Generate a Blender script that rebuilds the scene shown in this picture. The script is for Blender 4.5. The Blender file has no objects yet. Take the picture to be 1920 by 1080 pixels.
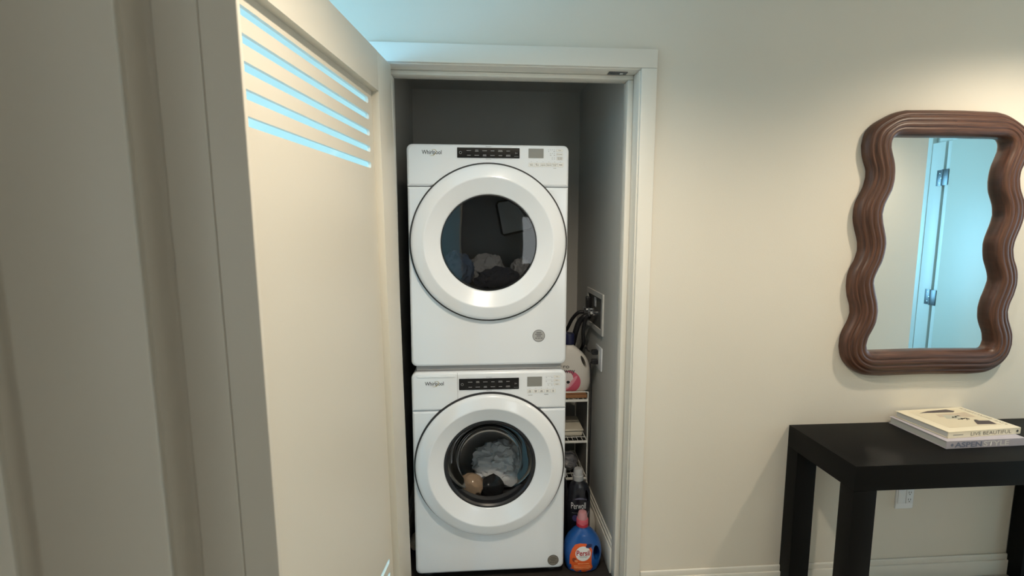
import bpy, bmesh, math, random
from mathutils import Vector, Matrix, noise

random.seed(7); noise.seed_set(7)
SC = bpy.context.scene
COL = SC.collection

# ------------------------------------------------------------------ camera
CAM = (-0.0529, -1.981, 1.613)
YAW, PITCH, ROLL, FPX = 0.0717, 0.1193, 0.0013, 920.0
fw = Vector((math.sin(YAW)*math.cos(PITCH), math.cos(YAW)*math.cos(PITCH), -math.sin(PITCH)))
rt = Vector((math.cos(YAW), -math.sin(YAW), 0)); up = rt.cross(fw)
rt2 = rt*math.cos(ROLL) + up*math.sin(ROLL); up2 = -rt*math.sin(ROLL) + up*math.cos(ROLL)
cd = bpy.data.cameras.new('camera'); cam = bpy.data.objects.new('camera', cd); COL.objects.link(cam)
cd.sensor_width = 36.0; cd.lens = FPX*36.0/1920.0; cd.clip_start = 0.02
cd.dof.use_dof = True; cd.dof.focus_distance = 2.05; cd.dof.aperture_fstop = 5.0
M = Matrix((( rt2.x, up2.x, -fw.x, CAM[0]), (rt2.y, up2.y, -fw.y, CAM[1]), (rt2.z, up2.z, -fw.z, CAM[2]), (0, 0, 0, 1)))
cam.matrix_world = M
SC.camera = cam

# ------------------------------------------------------------------ world, daylight and added fill light
SC.view_settings.view_transform = 'Standard'; SC.view_settings.look = 'None'
SC.view_settings.gamma = 1.0; SC.view_settings.use_curve_mapping = False
SC.view_settings.exposure = 0.0
SC.cycles.use_denoising = True
SC.cycles.max_bounces = 8; SC.cycles.diffuse_bounces = 4; SC.cycles.transparent_max_bounces = 8
SC.cycles.use_adaptive_sampling = True; SC.cycles.adaptive_threshold = 0.03
SC.cycles.caustics_reflective = False; SC.cycles.caustics_refractive = False
w = bpy.data.worlds.new('world'); SC.world = w; w.use_nodes = True
w.node_tree.nodes['Background'].inputs[0].default_value = (0.55, 0.78, 1.0, 1)
w.node_tree.nodes['Background'].inputs[1].default_value = 1.0

def area_light(name, loc, direction, sx, sy, power, color):
    l = bpy.data.lights.new(name, 'AREA'); l.shape = 'RECTANGLE'; l.size = sx; l.size_y = sy
    l.energy = power; l.color = color
    o = bpy.data.objects.new(name, l); COL.objects.link(o); o.location = loc
    o.rotation_euler = Vector(direction).to_track_quat('-Z', 'Z').to_euler()
    return o
P_LEFT, P_REAR, P_ROOM, P_END = 152.0, 50.0, 9.0, 20.0
area_light('daylight_hall_window', (-3.02, -0.68, 1.45), (1, 0, 0), 1.2, 1.9, P_LEFT, (0.26, 0.64, 1.0))
area_light('fill_near_room', (1.27, -4.28, 1.5), (0, 1, 0), 0.55, 1.4, P_ROOM, (0.93, 0.93, 0.88))  # added fill to brighten the near door and machines, no known window
area_light('daylight_hall_end_window', (4.63, -0.70, 1.30), (-1, 0, 0), 1.0, 1.8, P_END, (0.58, 0.82, 1.0))
area_light('daylight_room_window', (2.60, -4.28, 1.45), (0.7, 1, 0), 1.2, 1.8, P_REAR, (0.27, 0.70, 1.0)).data.spread = math.radians(110)

# ------------------------------------------------------------------ materials
MATS = {}
def mat(name, col, rough=0.5, metal=0.0, noise_amt=0.0, noise_scale=40.0, bump=0.0, bump_scale=300.0, coat=0.0, emit=None, spec=None, sss=0):
    if name in MATS: return MATS[name]
    m = bpy.data.materials.new(name); m.use_nodes = True; nt = m.node_tree; b = nt.nodes['Principled BSDF']
    b.inputs['Base Color'].default_value = (*col, 1); b.inputs['Roughness'].default_value = rough
    b.inputs['Metallic'].default_value = metal; b.inputs['Coat Weight'].default_value = coat
    b.inputs['Coat Roughness'].default_value = 0.08
    if spec is not None: b.inputs['Specular IOR Level'].default_value = spec
    if emit: 
        b.inputs['Emission Color'].default_value = (*emit[0], 1); b.inputs['Emission Strength'].default_value = emit[1]
    if noise_amt or bump:
        tc = nt.nodes.new('ShaderNodeTexCoord')
    if noise_amt:
        n = nt.nodes.new('ShaderNodeTexNoise'); n.inputs['Scale'].default_value = noise_scale; n.inputs['Detail'].default_value = 4
        nt.links.new(tc.outputs['Object'], n.inputs['Vector'])
        r = nt.nodes.new('ShaderNodeMapRange'); r.inputs['To Min'].default_value = 1-noise_amt; r.inputs['To Max'].default_value = 1+noise_amt
        nt.links.new(n.outputs['Fac'], r.inputs['Value'])
        mx = nt.nodes.new('ShaderNodeVectorMath'); mx.operation = 'SCALE'; mx.inputs[0].default_value = col
        nt.links.new(r.outputs['Result'], mx.inputs['Scale']); nt.links.new(mx.outputs[0], b.inputs['Base Color'])
    if bump:
        n2 = nt.nodes.new('ShaderNodeTexNoise'); n2.inputs['Scale'].default_value = bump_scale; n2.inputs['Detail'].default_value = 3
        nt.links.new(tc.outputs['Object'], n2.inputs['Vector'])
        bp = nt.nodes.new('ShaderNodeBump'); bp.inputs['Strength'].default_value = bump; bp.inputs['Distance'].default_value = 0.002
        nt.links.new(n2.outputs['Fac'], bp.inputs['Height']); nt.links.new(bp.outputs['Normal'], b.inputs['Normal'])
    MATS[name] = m; return m

def srgb(r, g, b):
    f = lambda c: (c/12.92 if c <= 0.04045 else ((c+0.055)/1.055)**2.4)
    return (f(r/255), f(g/255), f(b/255))

CLOSETP = mat('closet_shaded_paint', srgb(194, 194, 190), 0.8, bump=0.1, bump_scale=160)  # toned darker and greyer than the hall walls, closet shade put into the colour
WALL = mat('wall_paint', srgb(226, 221, 209), 0.75, bump=0.12, bump_scale=160, noise_amt=0.012, noise_scale=3)
CEIL = mat('ceiling_paint', srgb(236, 234, 228), 0.85, bump=0.08)
TRIM = mat('trim_paint', srgb(232, 229, 220), 0.38, bump=0.04, bump_scale=90)
DOORP = mat('door_paint', srgb(216, 209, 194), 0.42, bump=0.06, bump_scale=120, noise_amt=0.01, noise_scale=5)
ENAMEL = mat('white_enamel', srgb(234, 239, 245), 0.22, coat=0.5)
PLAST = mat('white_plastic', srgb(236, 240, 245), 0.20, coat=0.4)
GASKET = mat('dark_rubber', (0.03, 0.03, 0.032), 0.6)
BLACKG = mat('black_gloss', (0.012, 0.012, 0.013), 0.12)
GREYM = mat('grey_metal', (0.22, 0.22, 0.23), 0.4, 0.7)
STEEL = mat('drum_steel', (0.30, 0.30, 0.31), 0.38, 0.9, noise_amt=0.1, noise_scale=30)
DRUMG = mat('drum_grey', (0.16, 0.16, 0.165), 0.55)
CHROME = mat('chrome', (0.75, 0.75, 0.76), 0.16, 1.0)
NICKEL = mat('brushed_nickel', (0.16, 0.17, 0.18), 0.4, 1.0)
LCD = mat('lcd_grey', srgb(138, 138, 134), 0.3)
INKG = mat('dark_grey_ink', srgb(74, 74, 76), 0.6)
INKL = mat('light_grey_ink', srgb(150, 150, 150), 0.6)
LOGO = mat('logo_ink', srgb(58, 58, 60), 0.35)
GOLD = mat('logo_gold', srgb(176, 160, 110), 0.35)
TABLEB = mat('black_lacquer', (0.0045, 0.0045, 0.0045), 0.5, spec=0.12, bump=0.05, bump_scale=220, noise_amt=0.15, noise_scale=60)
MIRROR = mat('mirror_silver', (0.93, 0.95, 0.95), 0.0, 1.0)
WIREW = mat('white_wire', srgb(225, 225, 220), 0.35)
BLACKP = mat('black_plastic', (0.012, 0.012, 0.014), 0.35)
HOSE = mat('black_hose', (0.010, 0.010, 0.012), 0.5)

def glass_mat(name, tint, gloss_rough=0.02, ior=1.5, gl=1.0):
    m = bpy.data.materials.new(name); m.use_nodes = True; nt = m.node_tree; nt.nodes.clear()
    o = nt.nodes.new('ShaderNodeOutputMaterial'); mx = nt.nodes.new('ShaderNodeMixShader')
    t = nt.nodes.new('ShaderNodeBsdfTransparent'); g = nt.nodes.new('ShaderNodeBsdfGlossy'); fr = nt.nodes.new('ShaderNodeFresnel')
    t.inputs[0].default_value = (*tint, 1); g.inputs['Roughness'].default_value = gloss_rough; g.inputs['Color'].default_value = (gl, gl, gl, 1)
    fr.inputs['IOR'].default_value = ior
    nt.links.new(fr.outputs[0], mx.inputs[0]); nt.links.new(t.outputs[0], mx.inputs[1]); nt.links.new(g.outputs[0], mx.inputs[2])
    nt.links.new(mx.outputs[0], o.inputs[0]); return m
GLASS_D = glass_mat('dryer_window_glass', (0.80, 0.81, 0.83), ior=1.45)
GLASS_W = glass_mat('washer_bowl_glass', (0.95, 0.96, 0.97), ior=1.45, gl=0.35)
GLASS_C = glass_mat('window_pane_glass', (0.96, 0.98, 1.0), ior=1.3)

def wood_mat():
    m = bpy.data.materials.new('walnut_frame'); m.use_nodes = True; nt = m.node_tree; b = nt.nodes['Principled BSDF']
    uv = nt.nodes.new('ShaderNodeUVMap'); mp = nt.nodes.new('ShaderNodeMapping'); mp.inputs['Scale'].default_value = (2.2, 55, 1)
    n = nt.nodes.new('ShaderNodeTexNoise'); n.inputs['Scale'].default_value = 3.0; n.inputs['Detail'].default_value = 6; n.inputs['Roughness'].default_value = 0.65
    r = nt.nodes.new('ShaderNodeValToRGB'); r.color_ramp.elements[0].position = 0.3; r.color_ramp.elements[0].color = (*srgb(56, 36, 28), 1)
    r.color_ramp.elements[1].position = 0.72; r.color_ramp.elements[1].color = (*srgb(112, 74, 54), 1)
    e = r.color_ramp.elements.new(0.5); e.color = (*srgb(84, 54, 40), 1)
    nt.links.new(uv.outputs[0], mp.inputs[0]); nt.links.new(mp.outputs[0], n.inputs['Vector']); nt.links.new(n.outputs['Fac'], r.inputs[0])
    nt.links.new(r.outputs[0], b.inputs['Base Color']); b.inputs['Roughness'].default_value = 0.42
    bp = nt.nodes.new('ShaderNodeBump'); bp.inputs['Strength'].default_value = 0.15; bp.inputs['Distance'].default_value = 0.001
    nt.links.new(n.outputs['Fac'], bp.inputs['Height']); nt.links.new(bp.outputs[0], b.inputs['Normal'])
    return m
WOOD = wood_mat()

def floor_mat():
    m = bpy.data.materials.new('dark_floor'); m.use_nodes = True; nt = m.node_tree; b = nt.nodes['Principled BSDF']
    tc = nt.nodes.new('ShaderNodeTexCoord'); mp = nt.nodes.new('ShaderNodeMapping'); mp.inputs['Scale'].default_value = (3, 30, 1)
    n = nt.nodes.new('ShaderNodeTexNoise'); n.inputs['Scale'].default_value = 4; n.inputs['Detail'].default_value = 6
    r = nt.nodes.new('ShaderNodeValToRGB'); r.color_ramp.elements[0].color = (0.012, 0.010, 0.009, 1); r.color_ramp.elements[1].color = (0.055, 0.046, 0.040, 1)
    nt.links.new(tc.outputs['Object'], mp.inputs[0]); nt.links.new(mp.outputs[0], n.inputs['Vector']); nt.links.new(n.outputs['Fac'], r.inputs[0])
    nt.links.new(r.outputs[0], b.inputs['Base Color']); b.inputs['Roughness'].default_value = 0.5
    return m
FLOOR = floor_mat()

# ------------------------------------------------------------------ mesh helpers
def link(name, me, m, parent=None, smooth=False, loc=None):
    o = bpy.data.objects.new(name, me); COL.objects.link(o)
    if m is not None:
        me.materials.clear(); me.materials.append(m)
    if smooth:
        for p in me.polygons: p.use_smooth = True
        if smooth != 'all':
            try: me.set_sharp_from_angle(angle=math.radians(38))
            except Exception: pass
    if parent is not None: o.parent = parent
    if loc is not None: o.location = loc
    return o
def done(bm, name, m, parent=None, smooth=False, loc=None, recalc=True):
    if recalc: bmesh.ops.recalc_face_normals(bm, faces=bm.faces)
    me = bpy.data.meshes.new(name); bm.to_mesh(me); bm.free()
    return link(name, me, m, parent, smooth, loc)
def tag(o, label=None, cat=None, group=None, kind=None):
    if label: o['label'] = label
    if cat: o['category'] = cat
    if group: o['group'] = group
    if kind: o['kind'] = kind
    return o
def thing(name, label, cat, loc=(0, 0, 0), rot=(0, 0, 0), group=None, kind=None):
    o = bpy.data.objects.new(name, None); COL.objects.link(o); o.location = loc; o.rotation_euler = rot
    o.empty_display_size = 0.05
    return tag(o, label, cat, group, kind)
def add_box(bm, a, b, bev=0.0, seg=2):
    vs = [bm.verts.new((x, y, z)) for x in (a[0], b[0]) for y in (a[1], b[1]) for z in (a[2], b[2])]
    idx = ((0, 1, 3, 2), (4, 6, 7, 5), (0, 4, 5, 1), (2, 3, 7, 6), (0, 2, 6, 4), (1, 5, 7, 3))
    fs = [bm.faces.new([vs[i] for i in q]) for q in idx]
    if bev:
        es = list({e for f in fs for e in f.edges})
        bmesh.ops.bevel(bm, geom=es, offset=bev, segments=seg, affect='EDGES', profile=0.5)
def box(name, a, b, m, parent=None, bev=0.0, seg=2, smooth=False):
    bm = bmesh.new(); add_box(bm, a, b, bev, seg); return done(bm, name, m, parent, smooth or bool(bev))
def boxes(name, lst, m, parent=None, bev=0.0):
    bm = bmesh.new()
    for a, b in lst: add_box(bm, a, b, bev)
    return done(bm, name, m, parent, bool(bev))
def add_lathe(bm, prof, n=64, axis='Z', c=(0, 0, 0), cap=(False, False)):
    """prof: (radius, height along axis)"""
    rings = []
    for r, h in prof:
        ring = []
        for i in range(n):
            a = 2*math.pi*i/n; u, v = r*math.cos(a), r*math.sin(a)
            p = (u, v, h) if axis == 'Z' else ((u, h, v) if axis == 'Y' else (h, u, v))
            ring.append(bm.verts.new((p[0]+c[0], p[1]+c[1], p[2]+c[2])))
        rings.append(ring)
    for k in range(len(rings)-1):
        for i in range(n):
            bm.faces.new((rings[k][i], rings[k][(i+1) % n], rings[k+1][(i+1) % n], rings[k+1][i]))
    if cap[0]: bm.faces.new(rings[0])
    if cap[1]: bm.faces.new(rings[-1])
def lathe(name, prof, m, parent=None, n=64, axis='Z', c=(0, 0, 0), cap=(False, False), smooth=True):
    bm = bmesh.new(); add_lathe(bm, prof, n, axis, c, cap); return done(bm, name, m, parent, smooth)
def smooth_path(pts, sub=6):
    pts = [Vector(p) for p in pts]
    if len(pts) < 3: return pts
    out = []; P = [pts[0]*2-pts[1]] + pts + [pts[-1]*2-pts[-2]]
    for i in range(1, len(P)-2):
        for k in range(sub):
            t = k/sub; a, b, c, d = P[i-1], P[i], P[i+1], P[i+2]
            out.append(0.5*((2*b)+(c-a)*t+(2*a-5*b+4*c-d)*t*t+(3*b-a-3*c+d)*t**3))
    out.append(pts[-1]); return out
def add_tube(bm, pts, r, n=8, sub=6, straight=False):
    path = [Vector(p) for p in pts] if straight else smooth_path(pts, sub)
    rings = []; up_ = None
    for i, p in enumerate(path):
        t = (path[min(i+1, len(path)-1)]-path[max(i-1, 0)]).normalized()
        if up_ is None:
            up_ = Vector((0, 0, 1)) if abs(t.z) < 0.9 else Vector((1, 0, 0))
        s = t.cross(up_).normalized(); up_ = s.cross(t).normalized()
        rings.append([bm.verts.new(p + r*(math.cos(2*math.pi*k/n)*s + math.sin(2*math.pi*k/n)*up_)) for k in range(n)])
    for a, b in zip(rings, rings[1:]):
        for k in range(n): bm.faces.new((a[k], a[(k+1) % n], b[(k+1) % n], b[k]))
    bm.faces.new(rings[0]); bm.faces.new(rings[-1])
def tube(name, pts, r, m, parent=None, n=8, sub=6, straight=False):
    bm = bmesh.new(); add_tube(bm, pts, r, n, sub, straight); return done(bm, name, m, parent, True)
def rrect(x0, x1, z0, z1, r, seg=6, corners=(1, 1, 1, 1)):
    """corner order: lower-left, lower-right, upper-right, upper-left"""
    out = []
    for k, (cx, cz, a0, on) in enumerate(((x0, z0, math.pi, corners[0]), (x1, z0, 1.5*math.pi, corners[1]), (x1, z1, 0, corners[2]), (x0, z1, 0.5*math.pi, corners[3]))):
        rr = r if on else 1e-4
        ox = cx + (rr if cx == x0 else -rr); oz = cz + (rr if cz == z0 else -rr)
        for i in range(seg+1):
            a = a0 + 0.5*math.pi*i/seg; out.append((ox+rr*math.cos(a), oz+rr*math.sin(a)))
    return out
def inset(loop, d):
    n = len(loop); out = []
    cx = sum(p[0] for p in loop)/n; cz = sum(p[1] for p in loop)/n
    xs = [p[0] for p in loop]; zs = [p[1] for p in loop]; hx = (max(xs)-min(xs))/2; hz = (max(zs)-min(zs))/2
    mx = (max(xs)+min(xs))/2; mz = (max(zs)+min(zs))/2
    return [(mx+(p[0]-mx)*(1-d/hx), mz+(p[1]-mz)*(1-d/hz)) for p in loop]
def add_plate(bm, loop, y0, y1, holes=(), fillet=0.0, back=True):
    """XZ outline (with XZ hole loops) from the front plane y0 back to y1, front edge rounded"""
    secs = [(y1, 0.0)]
    if fillet: secs += [(y0+fillet, 0.0), (y0+fillet*0.55, fillet*0.12), (y0+fillet*0.2, fillet*0.45), (y0, fillet)]
    else: secs += [(y0, 0.0)]
    rings = [[bm.verts.new((p[0], y, p[1])) for p in inset(loop, d)] for y, d in secs]
    n = len(loop)
    for a, b in zip(rings, rings[1:]):
        for k in range(n): bm.faces.new((a[k], a[(k+1) % n], b[(k+1) % n], b[k]))
    front = [(rings[-1][k], rings[-1][(k+1) % n]) for k in range(n)]
    bk = [(rings[0][k], rings[0][(k+1) % n]) for k in range(n)]
    if not holes:
        bm.faces.new(rings[-1])
        if back: bm.faces.new(rings[0])
        return
    fe = [bm.edges.get(e) for e in front]; be = [bm.edges.get(e) for e in bk]
    for h in holes:
        hf = [bm.verts.new((p[0], y0, p[1])) for p in h]; hb = [bm.verts.new((p[0], y1, p[1])) for p in h]
        m_ = len(h)
        for k in range(m_):
            bm.faces.new((hf[k], hf[(k+1) % m_], hb[(k+1) % m_], hb[k]))
        fe += [bm.edges.get((hf[k], hf[(k+1) % m_])) for k in range(m_)]
        be += [bm.edges.get((hb[k], hb[(k+1) % m_])) for k in range(m_)]
    bmesh.ops.triangle_fill(bm, use_beauty=True, use_dissolve=False, edges=fe)
    if back: bmesh.ops.triangle_fill(bm, use_beauty=True, use_dissolve=False, edges=be)
def plate(name, loop, y0, y1, m, parent=None, holes=(), fillet=0.0, smooth=True, back=True):
    bm = bmesh.new(); add_plate(bm, loop, y0, y1, holes, fillet, back); o = done(bm, name, m, parent, smooth)
    for p in o.data.polygons:
        if abs(p.normal.y) > 0.9995: p.use_smooth = False
    return o
def circle(cx, cz, r, n=48):
    return [(cx+r*math.cos(2*math.pi*i/n), cz+r*math.sin(2*math.pi*i/n)) for i in range(n)]
def text_bm(body, height, width=None, bold=0.0, shear=0.0, spacing=1.0, align='CENTER'):
    cu = bpy.data.curves.new('t', 'FONT'); cu.body = body; cu.align_x = align; cu.size = 1.0; cu.offset = bold; cu.shear = shear; cu.space_character = spacing
    cu.resolution_u = 3
    ob = bpy.data.objects.new('t', cu); COL.objects.link(ob); dg = bpy.context.evaluated_depsgraph_get(); dg.update()
    me = bpy.data.meshes.new_from_object(ob.evaluated_get(dg)); bm = bmesh.new(); bm.from_mesh(me)
    bpy.data.objects.remove(ob); bpy.data.curves.remove(cu); bpy.data.meshes.remove(me)
    if not bm.verts: return bm
    x0 = min(v.co.x for v in bm.verts); x1 = max(v.co.x for v in bm.verts); y0 = min(v.co.y for v in bm.verts); y1 = max(v.co.y for v in bm.verts)
    sy = height/(y1-y0); sx = (width/(x1-x0)) if width else sy
    for v in bm.verts:
        v.co = ((v.co.x-(x0+x1)/2)*sx, (v.co.y-(y0+y1)/2)*sy, 0)
    return bm
def text(name, body, height, m, parent, fn, width=None, bold=0.0, shear=0.0, spacing=1.0):
    """flat lettering; fn maps (u, v) on the print to a local 3D point"""
    bm = text_bm(body, height, width, bold, shear, spacing)
    for v in bm.verts: v.co = fn(v.co.x, v.co.y)
    return done(bm, name, m, parent, recalc=False)
def on_front(cx, cz, y):
    return lambda u, v: (cx+u, y, cz+v)
def marks(name, rects, m, parent, y):
    """little printed dashes (writing too small to read)"""
    bm = bmesh.new()
    for cx, cz, hw, hh in rects:
        bm.faces.new([bm.verts.new(p) for p in ((cx-hw, y, cz-hh), (cx+hw, y, cz-hh), (cx+hw, y, cz+hh), (cx-hw, y, cz+hh))])
    return done(bm, name, m, parent, recalc=False)

# ------------------------------------------------------------------ setting
XL, XR = -3.0, 4.61          # ends of the hall
YB, YB2 = -1.36, -1.56       # hall side and room side of the wall with the two doorways
YR = -4.2                    # far wall of the room behind
ZC = 2.62
ZO = 2.24                    # closet opening head
CX0, CX1 = -0.405, 0.596     # closet opening
def struct(o, label, cat, kind='structure'): return tag(o, label, cat, kind=kind)

PALEFLOOR = mat('pale_bounce_floor', srgb(190, 188, 183), 0.45, noise_amt=0.12, noise_scale=6)  # unseen hall floor, tone made pale to bounce light up the walls
struct(box('floor', (XL-0.1, YR-0.1, -0.05), (XR+0.1, 0.06, 0.0), PALEFLOOR), 'pale hall floor in front of the closet', 'floor')
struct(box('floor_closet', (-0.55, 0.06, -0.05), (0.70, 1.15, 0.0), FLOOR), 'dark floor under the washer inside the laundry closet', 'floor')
struct(box('ceiling', (XL-0.1, YR-0.1, ZC), (XR+0.1, 1.15, ZC+0.08), CEIL), 'flat white painted hall ceiling', 'ceiling')
struct(boxes('wall_front', [((XL-0.1, 0, 0), (CX0-0.012, 0.12, ZC)), ((CX1+0.012, 0, 0), (XR+0.1, 0.12, ZC)), ((CX0-0.012, 0, ZO+0.012), (CX1+0.012, 0.12, ZC))], WALL),
       'cream painted wall around the laundry closet opening, behind mirror and table', 'wall')
# wall with the two doorways (the left one, wide, sits further back)
D1L, D1R, D2L = -1.02, 0.98, 3.115
YD, YD2 = -1.62, -1.76
struct(boxes('wall_back', [((XL-0.1, YD2, 0), (D1L, YD, ZC)), ((D1R, YD2, 0), (D1R+0.1, YB, ZC)), ((D1R+0.1, YB2, 0), (D2L, YB, ZC)), 
                           ((D1L, YD2, 2.26), (D1R, YD, ZC)), ((D2L, YB2, 2.45), (XR, YB, ZC))], WALL),
       'cream wall with two doorways opposite the closet', 'wall')
# end wall with hall window, room far wall with window
struct(boxes('wall_left', [((XL-0.1, YD2, 0), (XL, 0.0, 0.5)), ((XL-0.1, YD2, 2.4), (XL, 0.0, ZC)), ((XL-0.1, YD2, 0.5), (XL, -1.28, 2.4)), ((XL-0.1, -0.08, 0.5), (XL, 0.0, 2.4)),
                           ((XL-0.1, YR-0.1, 0), (XL, YD2, ZC))], WALL), 'end wall of the hall with a tall window', 'wall')
struct(boxes('wall_right', [((XR, YR-0.1, 0), (XR+0.1, -1.2, ZC)), ((XR, -0.2, 0), (XR+0.1, 0.0, ZC)), ((XR, -1.2, 0), (XR+0.1, -0.2, 0.4)), ((XR, -1.2, 2.2), (XR+0.1, -0.2, ZC))], WALL), 'end wall at the right of the hall with a window', 'wall')
struct(boxes('wall_room', [((XL, YR-0.1, 0), (0.98, YR, ZC)), ((1.56, YR-0.1, 0), (2.0, YR, ZC)), ((0.98, YR-0.1, 0), (1.56, YR, 0.8)), ((0.98, YR-0.1, 2.2), (1.56, YR, ZC)), ((3.2, YR-0.1, 0), (XR, YR, ZC)), ((2.0, YR-0.1, 0), (3.2, YR, 0.55)), ((2.0, YR-0.1, 2.35), (3.2, YR, ZC))], WALL),
       'far wall of the rooms behind the doorways, with two windows, one added for fill light', 'wall')
struct(box('wall_light_block', (1.6, YR, 0), (1.7, YB2-0.001, ZC), WALL), 'unseen partition added to keep window light out of the near room', 'wall')  # added wall out of view, blocks the rear window light from the camera side
# closet shell
CLX0, CLX1, CLY, CLZ = -0.425, 0.576, 1.05, 2.43
struct(box('wall_closet_left', (CLX0-0.1, 0.12, 0), (CLX0, CLY, ZC), CLOSETP), 'left side wall inside the laundry closet', 'wall')
struct(box('wall_closet_right', (CLX1, 0.12, 0), (CLX1+0.1, CLY, ZC), CLOSETP), 'right side wall inside the laundry closet with water box', 'wall')
struct(box('wall_closet_back', (CLX0-0.1, CLY, 0), (CLX1+0.1, CLY+0.1, ZC), CLOSETP), 'rear wall of the laundry closet behind the machines', 'wall')
struct(box('ceiling_closet', (CLX0, 0.12, CLZ), (CLX1, CLY, CLZ+0.06), CLOSETP), 'low ceiling inside the laundry closet', 'ceiling')

def baseboard(name, x0, x1, yface, h, label, t=0.016):
    r = thing(name, label, 'baseboard', (x0, yface, 0), kind='structure')
    box('board', (0, -t, 0), (x1-x0, 0, h-0.028), TRIM, r, 0.002)
    box('cap_bead', (0, -t*0.62, h-0.030), (x1-x0, 0, h), TRIM, r, 0.005, 3)
    return r
baseboard('baseboard_front', 0.662, XR, 0.0, 0.10, 'white baseboard with a stepped cap under the black table')
def baseboard_side(name, xf, sgn, label):
    r = thing(name, label, 'baseboard', (xf, 0.12, 0), kind='structure'); L = CLY-0.12
    box('board', (min(0, sgn*0.016), 0, 0), (max(0, sgn*0.016), L, 0.125), TRIM, r, 0.002)
    box('cap_bead', (min(0, sgn*0.012), 0, 0.124), (max(0, sgn*0.012), L, 0.146), TRIM, r, 0.005, 3)
    box('top_bead', (min(0, sgn*0.007), 0, 0.145), (max(0, sgn*0.007), L, 0.164), TRIM, r, 0.003, 3)
baseboard_side('baseboard_closet_left', CLX0, 1, 'baseboard along the closet wall left of the washer')
baseboard_side('baseboard_closet_right', CLX1, -1, 'baseboard along the closet wall behind the blue detergent bottle')

# closet casing, jambs, stops
t1 = thing('trim_1', 'white casing and stepped jamb framing the laundry closet', 'door frame', (0, 0, 0), kind='structure')
box('head_casing', (CX0-0.064, -0.018, ZO), (CX1+0.062, -0.0005, ZO+0.070), TRIM, t1, 0.0025)
box('side_casing', (CX1, -0.018, 0), (CX1+0.062, -0.0005, ZO-0.0005), TRIM, t1, 0.0025)
box('side_casing', (CX0-0.064, -0.018, 0), (CX0, -0.0005, ZO-0.0005), TRIM, t1, 0.0025)
box('head_jamb', (CX0-0.012, -0.004, ZO-0.004), (CX1+0.010, 0.125, ZO+0.011), TRIM, t1, 0.0015)
box('side_jamb', (CX1-0.005, -0.004, 0), (CX1+0.0105, 0.125, ZO-0.005), TRIM, t1, 0.0015)
box('side_jamb', (CX0-0.0105, -0.004, 0), (CX0+0.005, 0.125, ZO-0.005), TRIM, t1, 0.0015)
box('head_stop', (CX0+0.006, 0.066, ZO-0.022), (CX1-0.006, 0.124, ZO-0.0045), TRIM, t1, 0.003)
box('side_stop', (CX1-0.029, 0.066, 0), (CX1-0.0055, 0.124, ZO-0.023), TRIM, t1, 0.003)
box('side_stop', (CX0+0.0055, 0.066, 0), (CX0+0.024, 0.124, ZO-0.023), TRIM, t1, 0.003)
bc = box('ball_catch', (0.478, 0.024, ZO-0.0075), (0.553, 0.056, ZO-0.0042), NICKEL, t1, 0.001); bc['label'] = 'small metal ball catch plate in the head jamb'
lathe('catch_pocket', [(0.0001, ZO-0.009), (0.006, ZO-0.010), (0.009, ZO-0.0076)], CHROME, bc, 16, c=(0.53, 0.04, 0))
lathe('screw', [(0.0001, ZO-0.0086), (0.004, ZO-0.0082), (0.0045, ZO-0.0074)], NICKEL, bc, 12, c=(0.49, 0.04, 0))

# ---- closet door, swung open past 90 degrees (local +x runs from the hinge towards the free edge, +y is the face we see)
ang = math.radians(-90-8.15)
dr = thing('door_1', 'open cream closet door with slotted vents in a recessed panel', 'door', (-0.3905, -0.022, 0.0), kind='structure')
LEAN = 0.0145
mz = Matrix.Rotation(ang, 4, 'Z'); ml = Matrix.Rotation(math.atan(-LEAN), 4, 'Y')
dr.matrix_world = Matrix.Translation((-0.3735, -0.022, 0.0)) @ ml @ mz
DL, DH, DT = 1.035, 2.224, 0.036
S0, S1, RT, RB = 0.150, 0.935, 2.09, 0.11
def dbox(name, a, b, parent=dr, m=DOORP, bev=0.0018): return box(name, a, b, m, parent, bev)
dbox('stile', (0.0, 0, 0.012), (S0, DT, DH)); dbox('stile', (S1, 0, 0.012), (DL, DT, DH))
dbox('top_rail', (S0, 0, RT), (S1, DT, DH), bev=0.0); dbox('bottom_rail', (S0, 0, 0.012), (S1, DT, RB), bev=0.0)
def stadium(x0, x1, zc, h, n=8):
    r = h/2; out = []
    for i in range(n+1): a = -math.pi/2+math.pi*i/n; out.append((x1-r+r*math.cos(a), zc+r*math.sin(a)))
    for i in range(n+1): a = math.pi/2+math.pi*i/n; out.append((x0+r+r*math.cos(a), zc+r*math.sin(a)))
    return out
slots = [stadium(S0+0.035, S1-0.012, 1.833+0.0542*k, 0.021) for k in range(5)] + [stadium(S0+0.035, S1-0.012, 0.352-0.0542*k, 0.021) for k in range(4)]
plate('panel', [(S0+0.0002, RB+0.0002), (S1-0.0002, RB+0.0002), (S1-0.0002, RT-0.0002), (S0+0.0002, RT-0.0002)], 0.0, 0.010, DOORP, dr, slots, smooth=False)

# ---- frame of the wide doorway the camera looks through, and its door standing ajar close to the camera
t2 = thing('trim_2', 'white lining of the wide doorway around the camera', 'door frame', (0, 0, 0), kind='structure')
box('head_jamb', (D1L, YD2, 2.242), (D1R, YD, 2.2595), TRIM, t2)
box('side_jamb', (D1R-0.016, YD2, 0), (D1R-0.0005, YD, 2.2415), TRIM, t2)
box('side_jamb', (D1L+0.0005, YD2, 0), (D1L+0.016, YD, 2.2415), TRIM, t2)
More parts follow.
